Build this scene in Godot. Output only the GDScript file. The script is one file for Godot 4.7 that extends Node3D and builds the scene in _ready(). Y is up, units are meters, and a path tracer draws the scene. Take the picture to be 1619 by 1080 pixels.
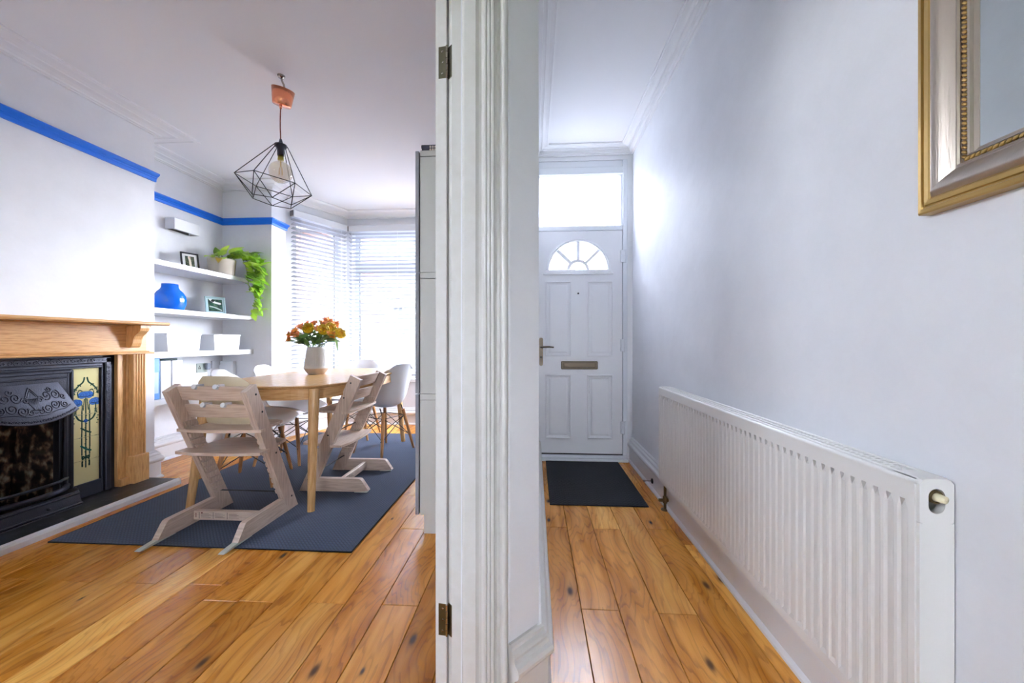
extends Node3D
# A dining room and an entrance hall seen past the end of the wall between them. Units are metres, y is up, the hall runs along -z.

const FOCAL := 600.0          # focal length in pixels of the 1619 x 1080 frame
const EYE := 1.07
const CEIL := 2.725           # dining room
const HALL_CEIL := 2.80
const BX := -2.97             # face of the chimney breast
const AX := -3.35             # back of the alcove
const PZ := -3.89             # front wall beside the bay
const RX := 0.875             # hall, right wall
const HX := 0.013             # hall, face of the partition
const DX := -0.10             # dining room, face of the partition
const DZ := -3.446            # hall side of the front door

var M := {}
var rng := RandomNumberGenerator.new()


class MB:
	var v := PackedVector3Array()
	var s := PackedInt32Array()
	var grain := 1
	var uvs := Vector2(1, 1)
	var uvo := Vector2.ZERO
	var xf := Transform3D()

	func tri(a: Vector3, b: Vector3, c: Vector3, sm := -1) -> void:  # counter-clockwise seen from outside
		v.append(xf * a); v.append(xf * c); v.append(xf * b)
		s.append(sm)

	func quad(a: Vector3, b: Vector3, c: Vector3, d: Vector3, sm := -1) -> void:
		tri(a, b, c, sm)
		tri(a, c, d, sm)

	func tri_to(a: Vector3, b: Vector3, c: Vector3, out: Vector3, sm := -1) -> void:
		if (b - a).cross(c - a).dot(out) < 0.0:
			tri(a, c, b, sm)
		else:
			tri(a, b, c, sm)

	func quad_to(a: Vector3, b: Vector3, c: Vector3, d: Vector3, out: Vector3, sm := -1) -> void:
		tri_to(a, b, c, out, sm)
		tri_to(a, c, d, out, sm)

	func box(c: Vector3, size: Vector3, bev := 0.0) -> void:
		var h := size * 0.5
		bev = minf(bev, minf(h.x, minf(h.y, h.z)) * 0.9)
		var i := h - Vector3.ONE * bev
		for ax in 3:
			var b := (ax + 1) % 3
			var d := (ax + 2) % 3
			for sg in [-1.0, 1.0]:
				var q := []
				for k in [[-1, -1], [1, -1], [1, 1], [-1, 1]]:
					var p := Vector3()
					p[ax] = h[ax] * sg
					p[b] = i[b] * k[0]
					p[d] = i[d] * k[1]
					q.append(c + p)
				var o := Vector3()
				o[ax] = sg
				quad_to(q[0], q[1], q[2], q[3], o)
			if bev > 0.0:
				for s1 in [-1.0, 1.0]:
					for s2 in [-1.0, 1.0]:
						var q := []
						for k in [[-1, 0], [1, 0], [1, 1], [-1, 1]]:
							var p := Vector3()
							p[ax] = i[ax] * k[0]
							p[b] = (h[b] if k[1] == 0 else i[b]) * s1
							p[d] = (i[d] if k[1] == 0 else h[d]) * s2
							q.append(c + p)
						var o := Vector3()
						o[b] = s1
						o[d] = s2
						quad_to(q[0], q[1], q[2], q[3], o)
		if bev > 0.0:
			for sx in [-1.0, 1.0]:
				for sy in [-1.0, 1.0]:
					for sz in [-1.0, 1.0]:
						var o := Vector3(sx, sy, sz)
						tri_to(c + Vector3(h.x * sx, i.y * sy, i.z * sz), c + Vector3(i.x * sx, h.y * sy, i.z * sz), c + Vector3(i.x * sx, i.y * sy, h.z * sz), o)

	func bx(x0: float, x1: float, y0: float, y1: float, z0: float, z1: float, bev := 0.0) -> void:
		box(Vector3(x0 + x1, y0 + y1, z0 + z1) * 0.5, Vector3(absf(x1 - x0), absf(y1 - y0), absf(z1 - z0)), bev)

	func hexa(p: Array) -> void:  # four points below, four above
		var c := Vector3()
		for q: Vector3 in p:
			c += q / 8.0
		for f in [[0, 1, 2, 3], [4, 5, 6, 7], [0, 1, 5, 4], [1, 2, 6, 5], [2, 3, 7, 6], [3, 0, 4, 7]]:
			var m: Vector3 = (p[f[0]] + p[f[1]] + p[f[2]] + p[f[3]]) / 4.0
			quad_to(p[f[0]], p[f[1]], p[f[2]], p[f[3]], m - c)

	func prism(poly: PackedVector2Array, t: Transform3D, depth: float, sm_side := -1) -> void:  # polygon in x, y of t, extruded along t's z, centred
		var pl := poly.duplicate()
		if Geometry2D.is_polygon_clockwise(pl):
			pl.reverse()
		var ix := Geometry2D.triangulate_polygon(pl)
		var h := depth * 0.5
		for sg in [-1.0, 1.0]:
			for k in range(0, ix.size(), 3):
				var a: Vector3 = t * Vector3(pl[ix[k]].x, pl[ix[k]].y, h * sg)
				var b: Vector3 = t * Vector3(pl[ix[k + 1]].x, pl[ix[k + 1]].y, h * sg)
				var c: Vector3 = t * Vector3(pl[ix[k + 2]].x, pl[ix[k + 2]].y, h * sg)
				tri_to(a, b, c, t.basis.z * sg)
		for k in pl.size():
			var p := pl[k]
			var q := pl[(k + 1) % pl.size()]
			var n := Vector2(q.y - p.y, p.x - q.x)
			quad_to(t * Vector3(p.x, p.y, -h), t * Vector3(q.x, q.y, -h), t * Vector3(q.x, q.y, h), t * Vector3(p.x, p.y, h), t.basis * Vector3(n.x, n.y, 0), sm_side)

	func lathe(prof: Array, n: int, t := Transform3D(), sm := 1, a0 := 0.0, a1 := TAU) -> void:  # (radius, height), outer side going up
		for j in prof.size() - 1:
			var p: Vector2 = prof[j]
			var q: Vector2 = prof[j + 1]
			for k in n:
				var u := a0 + (a1 - a0) * k / n
				var w := a0 + (a1 - a0) * (k + 1) / n
				var a: Vector3 = t * Vector3(p.x * cos(u), p.y, p.x * sin(u))
				var b: Vector3 = t * Vector3(p.x * cos(w), p.y, p.x * sin(w))
				var c: Vector3 = t * Vector3(q.x * cos(w), q.y, q.x * sin(w))
				var d: Vector3 = t * Vector3(q.x * cos(u), q.y, q.x * sin(u))
				if q.x > 1e-6:
					tri(a, d, c, sm)
				if p.x > 1e-6:
					tri(a, c, b, sm)

	func tube(path: Array, r: Variant, n := 8, closed := false, sm := 2) -> void:
		var count := path.size()
		var rings := []
		var nrm := Vector3()
		for k in count:
			var before: Vector3 = path[(k - 1 + count) % count] if closed or k > 0 else path[0]
			var after: Vector3 = path[(k + 1) % count] if closed or k < count - 1 else path[count - 1]
			var d := (after - before).normalized()
			if k == 0:
				nrm = d.cross(Vector3.UP if absf(d.y) < 0.9 else Vector3.RIGHT).normalized()
			else:
				nrm = (nrm - d * nrm.dot(d)).normalized()
			var bn := d.cross(nrm)
			var rad: float = r[k] if r is Array else r
			var ring := []
			for j in n:
				var a := TAU * j / n
				ring.append(path[k] + (nrm * cos(a) + bn * sin(a)) * rad)
			rings.append(ring)
		for k in (count if closed else count - 1):
			var p: Array = rings[k]
			var q: Array = rings[(k + 1) % count]
			for j in n:
				var i := (j + 1) % n
				quad(p[j], p[i], q[i], q[j], sm)
		if not closed:
			for e in [0, count - 1]:
				var dir: Vector3 = (path[0] - path[1]) if e == 0 else (path[count - 1] - path[count - 2])
				for j in range(1, n - 1):
					tri_to(rings[e][0], rings[e][j], rings[e][j + 1], dir)

	func ball(c: Vector3, r: Vector3, nu := 12, nv := 8, sm := 3, b := Basis()) -> void:
		var prof := []
		for k in nv + 1:
			var a := -PI / 2 + PI * k / nv
			prof.append(Vector2(cos(a), sin(a)))
		lathe(prof, nu, Transform3D(b * Basis.from_scale(r), c), sm)

	func sweep(path: Array, prof: Array, side := 1.0, closed := false, sm := -1) -> void:  # profile (out, height) along a path of (x, z); out is to the left of travel times side
		var pr := PackedVector2Array()
		for p: Vector2 in prof:
			pr.append(Vector2(p.x * side, p.y))
		if not Geometry2D.is_polygon_clockwise(pr):
			pr.reverse()
		# is_polygon_clockwise is meant for y down: tell the turn by the area
		var area := 0.0
		for k in pr.size():
			area += pr[k].cross(pr[(k + 1) % pr.size()])
		if area > 0:
			pr.reverse()
		var n := path.size()
		var rows := []
		for k in n:
			var p: Vector2 = path[k]
			var d1 := Vector2()
			var d2 := Vector2()
			if closed or k > 0:
				d1 = (p - path[(k - 1 + n) % n]).normalized()
			if closed or k < n - 1:
				d2 = (path[(k + 1) % n] - p).normalized()
			if d1 == Vector2(): d1 = d2
			if d2 == Vector2(): d2 = d1
			var n1 := Vector2(d1.y, -d1.x)
			var n2 := Vector2(d2.y, -d2.x)
			var m := (n1 + n2) / (1.0 + n1.dot(n2))
			var row := []
			for q in pr:
				row.append(Vector3(p.x + m.x * q.x, q.y, p.y + m.y * q.x))
			rows.append(row)
		for k in (n if closed else n - 1):
			var a: Array = rows[k]
			var b: Array = rows[(k + 1) % n]
			for j in pr.size():
				var i := (j + 1) % pr.size()
				quad(a[j], b[j], b[i], a[i], sm)
		if not closed:
			var ix := Geometry2D.triangulate_polygon(pr)
			for e in [0, n - 1]:
				var p2: Vector2 = (path[0] - path[1]) if e == 0 else (path[n - 1] - path[n - 2])
				for k in range(0, ix.size(), 3):
					tri_to(rows[e][ix[k]], rows[e][ix[k + 1]], rows[e][ix[k + 2]], Vector3(p2.x, 0, p2.y))

	func sheet(f: Callable, nu: int, nv: int, thick: float, sm := 4) -> void:  # a surface f(u, v) with a thickness
		var p := []
		for i in nu + 1:
			var row := []
			for j in nv + 1:
				row.append(f.call(float(i) / nu, float(j) / nv))
			p.append(row)
		var nn := []
		for i in nu + 1:
			var row := []
			for j in nv + 1:
				var du: Vector3 = p[mini(i + 1, nu)][j] - p[maxi(i - 1, 0)][j]
				var dv: Vector3 = p[i][mini(j + 1, nv)] - p[i][maxi(j - 1, 0)]
				row.append(du.cross(dv).normalized() * thick * 0.5)
			nn.append(row)
		var top := func(i: int, j: int) -> Vector3: return p[i][j] + nn[i][j]
		var low := func(i: int, j: int) -> Vector3: return p[i][j] - nn[i][j]
		for i in nu:
			for j in nv:
				quad(top.call(i, j), top.call(i + 1, j), top.call(i + 1, j + 1), top.call(i, j + 1), sm)
				quad(low.call(i, j), low.call(i, j + 1), low.call(i + 1, j + 1), low.call(i + 1, j), sm + 1)
		for i in nu:
			quad(low.call(i, 0), low.call(i + 1, 0), top.call(i + 1, 0), top.call(i, 0), sm + 2)
			quad(top.call(i, nv), top.call(i + 1, nv), low.call(i + 1, nv), low.call(i, nv), sm + 2)
		for j in nv:
			quad(low.call(0, j + 1), low.call(0, j), top.call(0, j), top.call(0, j + 1), sm + 2)
			quad(top.call(nu, j + 1), top.call(nu, j), low.call(nu, j), low.call(nu, j + 1), sm + 2)

	func mesh() -> ArrayMesh:
		var st := SurfaceTool.new()
		st.begin(Mesh.PRIMITIVE_TRIANGLES)
		for t in s.size():
			var a := v[t * 3]
			var n := (v[t * 3 + 1] - a).cross(v[t * 3 + 2] - a).abs()
			var ax := n.max_axis_index()
			var vi := grain
			if vi == ax:
				vi = (ax + 1) % 3
			var ui := 3 - ax - vi
			st.set_smooth_group(s[t])
			for k in 3:
				var p := v[t * 3 + k]
				st.set_uv(Vector2(p[ui] * uvs.x + uvo.x, p[vi] * uvs.y + uvo.y))
				st.add_vertex(p)
		st.generate_normals()
		return st.commit()


func put(mb: MB, called: String, m: Material, parent: Node = self) -> MeshInstance3D:
	return put_mesh(mb.mesh(), called, m, parent)


func put_mesh(mesh: Mesh, called: String, m: Material, parent: Node = self) -> MeshInstance3D:
	var o := MeshInstance3D.new()
	o.name = called
	o.mesh = mesh
	o.material_override = m
	parent.add_child(o, true)
	return o


func node(called: String, at := Vector3.ZERO, turn := 0.0, parent: Node = self) -> Node3D:
	var o := Node3D.new()
	o.name = called
	parent.add_child(o, true)
	o.position = at
	o.rotation.y = turn
	return o


func tag(o: Node, label: String, category: String, group := "") -> Node:
	o.set_meta("label", label)
	o.set_meta("category", category)
	if group:
		o.set_meta("group", group)
	return o


func thing(called: String, label: String, category: String, at := Vector3.ZERO, turn := 0.0, group := "") -> Node3D:
	var o := node(called, at, turn)
	tag(o, label, category, group)
	return o


func setting(o: Node, label: String, category: String) -> Node:
	o.set_meta("kind", "structure")
	return tag(o, label, category)


func copy(o: Node3D, label: String, at: Vector3, turn: float) -> Node3D:
	var called := String(o.name)
	var c: Node3D = o.duplicate()
	c.name = called
	add_child(c, true)
	c.position = at
	c.rotation.y = turn
	c.set_meta("label", label)
	return c


func seg(a: Vector2, b: Vector2, y0: float, y1: float, thick: float, mb: MB) -> void:  # an upright slab over the line a-b, its thickness to the left of travel
	var d := (b - a).normalized()
	var n := Vector2(d.y, -d.x) * thick
	var q := []
	for y in [y0, y1]:
		for p: Vector2 in [a, b, b + n, a + n]:
			q.append(Vector3(p.x, y, p.y))
	mb.hexa(q)


func std(col: Color, rough := 0.6, metal := 0.0) -> StandardMaterial3D:
	var m := StandardMaterial3D.new()
	m.albedo_color = col
	m.roughness = rough
	m.metallic = metal
	return m


func rgb(r: float, g: float, b: float) -> Color:
	return Color(r / 255.0, g / 255.0, b / 255.0)


func noise_tex(sd: int, freq: float, ramp: Array, w := 512, h := 512, octaves := 4, kind := FastNoiseLite.TYPE_SIMPLEX_SMOOTH) -> NoiseTexture2D:
	var n := FastNoiseLite.new()
	n.seed = sd
	n.frequency = freq
	n.noise_type = kind
	n.fractal_octaves = octaves
	var t := NoiseTexture2D.new()
	t.width = w
	t.height = h
	t.seamless = true
	t.noise = n
	if ramp:
		var g := Gradient.new()
		g.offsets = PackedFloat32Array(ramp[0])
		g.colors = PackedColorArray(ramp[1])
		t.color_ramp = g
	return t


func plank_image(sd: int, light: Color, mid: Color, dark: Color, knots: int, rings: float) -> ImageTexture:
	var w := 160
	var h := 960
	var n := FastNoiseLite.new()
	n.seed = sd
	n.frequency = 1.0
	n.fractal_octaves = 2
	var r := RandomNumberGenerator.new()
	r.seed = sd * 77 + 5
	var kn := []
	for k in knots:
		kn.append([r.randf_range(0.15, 0.85), r.randf_range(0.05, 0.95) * 12.0, r.randf_range(0.03, 0.07)])
	var data := PackedByteArray()
	data.resize(w * h * 3)
	var at := 0
	var mean := r.randf_range(-0.3, 1.3)
	for y in h:
		var fy := 12.0 * y / h          # in plank widths
		var drift := n.get_noise_2d(fy * 0.16, 7.7) * 1.1
		for x in w:
			var fx := float(x) / w
			var kd := 0.0
			var push := 0.0
			for k: Array in kn:
				var dx: float = fx - k[0]
				var dy: float = (fy - k[1]) * 0.42
				var q: float = (dx * dx + dy * dy) / (k[2] * k[2])
				if q < 30.0:
					kd = maxf(kd, 1.0 / (1.0 + q * q * 0.5))
					push += exp(-q * 0.11) * signf(dx) * 0.16
			var c := fx - mean + drift - push
			var ring := absf(c) * rings + n.get_noise_2d(fx * 2.6, fy * 0.18) * 0.8 + n.get_noise_2d(fx * 9.0, fy * 0.8 + 20.0) * 0.12 + fy * 0.05
			var f := ring - floorf(ring)
			var late := smoothstep(0.55, 0.92, f) * (1.0 - smoothstep(0.92, 1.0, f))
			var fine := n.get_noise_2d(fx * 46.0, fy * 0.9 + 40.0)
			var broad := n.get_noise_2d(fx * 2.2 + 9.0, fy * 0.26)
			var t := clampf(0.45 + broad * 1.0 + fine * 0.16, 0.0, 1.0)
			var col := light.lerp(mid, t).lerp(dark, clampf(late * (0.30 + 0.45 * maxf(0.0, broad + 0.35)) + maxf(fine - 0.25, 0.0) * 0.3, 0.0, 1.0) * 0.52)
			col = col.lerp(Color(0.12, 0.06, 0.025), kd * 0.72)
			data[at] = int(clampf(col.r, 0, 1) * 255)
			data[at + 1] = int(clampf(col.g, 0, 1) * 255)
			data[at + 2] = int(clampf(col.b, 0, 1) * 255)
			at += 3
	return ImageTexture.create_from_image(Image.create_from_data(w, h, false, Image.FORMAT_RGB8, data))


func disc(im: Image, x: float, y: float, r: float, c: Color) -> void:
	for yy in range(maxi(0, int(y - r)), mini(im.get_height(), int(y + r) + 2)):
		for xx in range(maxi(0, int(x - r)), mini(im.get_width(), int(x + r) + 2)):
			if Vector2(xx + 0.5 - x, yy + 0.5 - y).length() <= r:
				im.set_pixel(xx, yy, c)


func stroke(im: Image, pts: Array, r: float, c: Color, smooth := true) -> void:
	for k in pts.size() - 1:
		var a: Vector2 = pts[k]
		var b: Vector2 = pts[k + 1]
		var p: Vector2 = pts[maxi(k - 1, 0)]
		var q: Vector2 = pts[mini(k + 2, pts.size() - 1)]
		var steps := int(a.distance_to(b)) + 2
		for i in steps:
			var t := float(i) / steps
			var o := a.cubic_interpolate(b, p, q, t) if smooth else a.lerp(b, t)
			disc(im, o.x, o.y, r, c)


func _ready() -> void:
	rng.seed = 11
	# camera
	var cam := Camera3D.new()
	cam.name = "camera"
	cam.position = Vector3(0, EYE, 0)
	cam.rotation.y = atan(35.5 / FOCAL)
	cam.fov = rad_to_deg(2.0 * atan(540.0 / FOCAL))
	cam.near = 0.02
	cam.far = 200.0
	cam.current = true
	add_child(cam)
	# sky: high thin cloud, daylight enters through the windows
	var env := Environment.new()
	env.background_mode = Environment.BG_SKY
	var sm := ProceduralSkyMaterial.new()
	sm.sky_top_color = rgb(222, 230, 248)
	sm.sky_horizon_color = rgb(240, 244, 252)
	sm.ground_bottom_color = rgb(150, 148, 145)
	sm.ground_horizon_color = rgb(190, 190, 190)
	sm.sky_energy_multiplier = 5.9
	sm.ground_energy_multiplier = 2.0
	var sky := Sky.new()
	sky.sky_material = sm
	env.sky = sky
	env.ambient_light_source = Environment.AMBIENT_SOURCE_SKY
	env.tonemap_mode = Environment.TONE_MAPPER_LINEAR
	env.tonemap_exposure = 1.1
	env.sdfgi_enabled = true
	env.ssao_enabled = true
	env.ssil_enabled = true
	var we := WorldEnvironment.new()
	we.name = "environment"
	we.environment = env
	add_child(we)

	materials()
	build_floors()
	build_dining_shell()
	build_bay()
	build_hall_shell()
	build_rear_room()
	build_outside()
	build_front_door()
	build_doorway()
	build_radiator()
	build_fireplace()
	build_mirror()
	build_cabinet()
	build_rugs()
	build_table()
	build_high_chairs()
	build_chairs()
	build_pendant()
	build_blinds()
	build_shelves()
	build_plant()
	build_flowers()


func materials() -> void:
	var plaster := noise_tex(3, 0.012, [[0.0, 1.0], [Color(0.975, 0.975, 0.975), Color(1, 1, 1)]], 512, 512, 5)
	M.wall = std(rgb(245, 246, 250), 0.6)
	M.wall.albedo_texture = plaster
	M.wall.uv1_triplanar = true
	M.wall.uv1_world_triplanar = true
	M.wall.uv1_scale = Vector3(0.6, 0.6, 0.6)
	var bump := noise_tex(5, 0.02, [], 512, 512, 4)
	M.wall.heightmap_enabled = true
	M.wall.heightmap_texture = bump
	M.wall.heightmap_scale = 0.12
	M.ceiling = std(rgb(246, 246, 248), 0.8)
	M.white = std(rgb(238, 239, 241), 0.32)          # gloss paint on woodwork
	M.paint = std(rgb(228, 226, 223), 0.34)          # off-white gloss paint round the doorway, faintly patchy
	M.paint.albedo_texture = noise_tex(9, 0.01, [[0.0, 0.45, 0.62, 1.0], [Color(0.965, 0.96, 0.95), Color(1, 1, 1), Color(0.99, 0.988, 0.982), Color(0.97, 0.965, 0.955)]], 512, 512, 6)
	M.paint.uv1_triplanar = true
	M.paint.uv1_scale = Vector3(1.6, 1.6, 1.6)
	M.blue = std(rgb(8, 112, 226), 0.3)
	M.upvc = std(rgb(232, 236, 242), 0.25)
	M.door = std(rgb(238, 239, 243), 0.38)
	M.rad = std(rgb(240, 238, 234), 0.3)
	M.dark = std(rgb(24, 24, 26), 0.6)
	M.black = std(rgb(14, 14, 15), 0.45)
	M.wire = std(rgb(20, 20, 24), 0.4, 0.3)
	M.bronze = std(rgb(92, 82, 70), 0.38, 0.85)
	M.chrome = std(rgb(170, 165, 155), 0.25, 1.0)
	M.hinge = std(rgb(120, 116, 98), 0.42, 0.9)
	M.old_brass = std(rgb(96, 82, 52), 0.45, 0.85)
	M.copper = std(rgb(236, 150, 112), 0.22, 1.0)
	M.iron = std(rgb(56, 58, 68), 0.33, 0.6)
	M.iron.heightmap_enabled = true
	M.iron.heightmap_texture = noise_tex(21, 0.09, [], 256, 256, 3)
	M.iron.heightmap_scale = 0.08
	M.iron.uv1_triplanar = true
	M.iron.uv1_scale = Vector3(5, 5, 5)
	M.soot = std(Color(1, 1, 1), 0.95)
	M.soot.albedo_texture = noise_tex(31, 0.018, [[0.0, 0.35, 0.5, 0.62, 0.78, 1.0], [rgb(14, 12, 11), rgb(30, 25, 23), rgb(62, 48, 40), rgb(120, 92, 74), rgb(168, 150, 128), rgb(200, 186, 164)]], 512, 512, 6)
	M.soot.uv1_triplanar = true
	M.soot.uv1_scale = Vector3(1.7, 1.1, 1.7)
	M.slate = std(Color(1, 1, 1), 0.35)
	M.slate.albedo_texture = noise_tex(33, 0.012, [[0.0, 0.5, 0.68, 0.7, 0.72, 1.0], [rgb(30, 32, 36), rgb(44, 46, 50), rgb(52, 54, 58), rgb(120, 122, 124), rgb(52, 54, 58), rgb(60, 62, 66)]], 512, 512, 5)
	M.slate.uv1_triplanar = true
	M.slate.uv1_scale = Vector3(1.5, 1.5, 1.5)
	M.plastic = std(rgb(238, 240, 244), 0.3)
	M.cream = std(rgb(236, 226, 190), 0.35)
	M.gasket = std(rgb(18, 20, 24), 0.6)
	M.glass = std(Color(0.95, 0.98, 1.0, 0.06), 0.02)
	M.glass.transparency = BaseMaterial3D.TRANSPARENCY_ALPHA
	M.frosted = std(Color(0.97, 0.98, 1.0, 0.3), 0.4)
	M.frosted.transparency = BaseMaterial3D.TRANSPARENCY_ALPHA
	# wood with a straight grain: u across, v along
	var oak_ramp := [[0.0, 0.4, 0.62, 1.0], [rgb(196, 138, 80), rgb(218, 164, 102), rgb(230, 180, 118), rgb(206, 150, 90)]]
	M.oak = wood(41, oak_ramp, Color(1, 1, 1), 0.34)
	M.table = wood(43, [[0.0, 0.45, 1.0], [rgb(196, 146, 90), rgb(216, 170, 114), rgb(228, 188, 136)]], Color(1, 1, 1), 0.26)
	M.leg = wood(45, [[0.0, 0.5, 1.0], [rgb(150, 98, 54), rgb(184, 130, 80), rgb(206, 152, 98)]], Color(1, 1, 1), 0.4)
	M.whitewash = wood(47, [[0.0, 0.5, 1.0], [rgb(190, 166, 148), rgb(214, 192, 176), rgb(228, 210, 196)]], Color(1, 1, 1), 0.4)
	M.board = wood(49, [[0.0, 0.5, 1.0], [rgb(202, 176, 156), rgb(224, 202, 184), rgb(234, 216, 202)]], Color(1, 1, 1), 0.36)
	# oak floor: six printed boards in a few tones
	M.planks = []
	var sets := [
		[101, rgb(240, 175, 81), rgb(214, 141, 51), rgb(120, 68, 26), 1, 3.0],
		[102, rgb(222, 153, 63), rgb(196, 123, 37), rgb(104, 58, 20), 0, 5.5],
		[103, rgb(234, 171, 83), rgb(208, 139, 53), rgb(128, 76, 32), 1, 2.0],
		[104, rgb(212, 145, 59), rgb(182, 113, 33), rgb(92, 50, 16), 1, 4.5],
		[105, rgb(244, 185, 95), rgb(222, 153, 65), rgb(140, 84, 36), 0, 6.5],
		[106, rgb(228, 159, 71), rgb(192, 121, 37), rgb(98, 56, 20), 2, 3.5],
	]
	for a: Array in sets:
		var m := std(Color(1, 1, 1), 0.24)
		m.albedo_texture = plank_image(a[0], a[1], a[2], a[3], a[4], a[5])
		m.metallic_specular = 0.5
		M.planks.append(m)
		for tone in [Color(0.92, 0.89, 0.85), Color(1.0, 0.97, 0.92)]:
			var m2: StandardMaterial3D = m.duplicate()
			m2.albedo_color = tone
			M.planks.append(m2)
	M.subfloor = std(rgb(58, 36, 18), 0.8)


func wood(sd: int, ramp: Array, tint: Color, rough: float) -> StandardMaterial3D:
	var m := std(tint, rough)
	m.albedo_texture = noise_tex(sd, 0.035, ramp, 256, 256, 4)
	m.uv1_scale = Vector3(9.0, 0.7, 1.0)
	return m


func build_floors() -> void:
	var hall := node("floor")
	setting(hall, "oak plank floor of the hallway in front of the grey front door", "floor")
	var b := MB.new()
	b.bx(-0.02, 0.92, -0.08, -0.014, -3.62, -0.5)
	put(b, "subfloor", M.subfloor, hall)
	var dining := node("floor")
	setting(dining, "oak plank floor of the dining room under table and rug", "floor")
	b = MB.new()
	b.bx(-3.5, -0.02, -0.08, -0.014, -5.0, -0.5)
	put(b, "subfloor", M.subfloor, dining)
	var rear := node("floor")
	setting(rear, "plain pale floor added behind the camera for a neutral bounce", "floor")
	b = MB.new()
	b.bx(-3.5, 0.92, -0.08, 0.0, -0.5, 4.4)
	put(b, "bounce_floor", std(rgb(160, 150, 142), 0.5), rear)  # unseen floor, its tone made up to keep bounced light neutral
	# hall boards: the joints that the photograph shows, then random lengths
	var joints := {0: -2.20, 1: -1.532, 2: -2.196, 3: -1.525, 4: -2.207, 5: -2.05}
	var edges := [-0.018, 0.037, 0.187, 0.337, 0.487, 0.637, 0.787, 0.90]
	for k in edges.size() - 1:
		row(hall, edges[k], edges[k + 1], -3.47, -0.5, joints.get(k - 1, -2.6))
	var dj := {5: -1.506, 3: -1.51, 7: -1.497, 4: -2.13, 15: -1.575, 13: -1.575, 11: -1.58, 9: -1.588, 8: -1.492}
	for k in 23:
		var x1 := -0.02 - 0.15 * k
		row(dining, x1 - 0.15, x1, -4.95, -0.5, dj.get(k, -2.05 - 0.11 * (k % 4)))


func row(parent: Node, x0: float, x1: float, z0: float, z1: float, joint: float) -> void:
	var cuts := [joint]
	var z := joint
	while z < z1:
		z += rng.randf_range(1.05, 1.6)
		cuts.append(minf(z, z1))
	z = joint
	while z > z0:
		z -= rng.randf_range(1.0, 1.6)
		if z - z0 < 0.25:
			z = z0
		cuts.push_front(maxf(z, z0))
	var last := -1
	for k in cuts.size() - 1:
		var l: float = cuts[k + 1] - cuts[k]
		if l < 0.02:
			continue
		var b := MB.new()
		b.box(Vector3.ZERO, Vector3(x1 - x0 - 0.0020, 0.014, l - 0.0018), 0.0018)
		b.grain = 2
		b.uvs = Vector2(1.0 / 0.15 * (1 if rng.randf() < 0.5 else -1), 1.0 / 1.8 * (1 if rng.randf() < 0.5 else -1))
		b.uvo = Vector2(0.5, 0.5)
		var which := rng.randi() % 18
		if absi(which - last) < 2:
			which = (which + 4) % 18
		last = which
		var o := put(b, "plank", M.planks[which], parent)
		o.position = Vector3((x0 + x1) / 2, -0.007, (cuts[k] + cuts[k + 1]) / 2)


# skirting, cornice and picture rail sections: (out from the wall, height)
func skirt_profile() -> Array:
	return [Vector2(0, 0), Vector2(0.04, 0), Vector2(0.04, 0.012), Vector2(0.031, 0.022), Vector2(0.028, 0.024), Vector2(0.028, 0.128), Vector2(0.038, 0.136), Vector2(0.044, 0.146), Vector2(0.045, 0.156), Vector2(0.041, 0.166), Vector2(0.031, 0.172), Vector2(0.026, 0.18), Vector2(0.028, 0.19), Vector2(0.024, 0.197), Vector2(0.015, 0.202), Vector2(0.015, 0.212), Vector2(0.008, 0.217), Vector2(0, 0.217)]


func cornice_profile(top: float, out: float, drop: float) -> Array:
	return [Vector2(0, top), Vector2(0, top - drop), Vector2(0.016, top - drop), Vector2(0.016, top - drop * 0.86), Vector2(0.03, top - drop * 0.84), Vector2(0.034, top - drop * 0.62), Vector2(out * 0.30, top - drop * 0.42), Vector2(out * 0.42, top - drop * 0.36), Vector2(out * 0.43, top - drop * 0.44), Vector2(out * 0.50, top - drop * 0.44), Vector2(out * 0.52, top - drop * 0.3), Vector2(out * 0.66, top - drop * 0.2), Vector2(out * 0.82, top - drop * 0.18), Vector2(out * 0.83, top - drop * 0.28), Vector2(out * 0.90, top - drop * 0.28), Vector2(out * 0.92, top - drop * 0.22), Vector2(out, top - drop * 0.2), Vector2(out, top)]


func rail_profile() -> Array:
	var y := 2.318
	return [Vector2(0, y), Vector2(0.012, y), Vector2(0.014, y + 0.022), Vector2(0.02, y + 0.027), Vector2(0.02, y + 0.034), Vector2(0.03, y + 0.04), Vector2(0.042, y + 0.052), Vector2(0.043, y + 0.06), Vector2(0.036, y + 0.066), Vector2(0.02, y + 0.062), Vector2(0.014, y + 0.064), Vector2(0, y + 0.064)]


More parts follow.
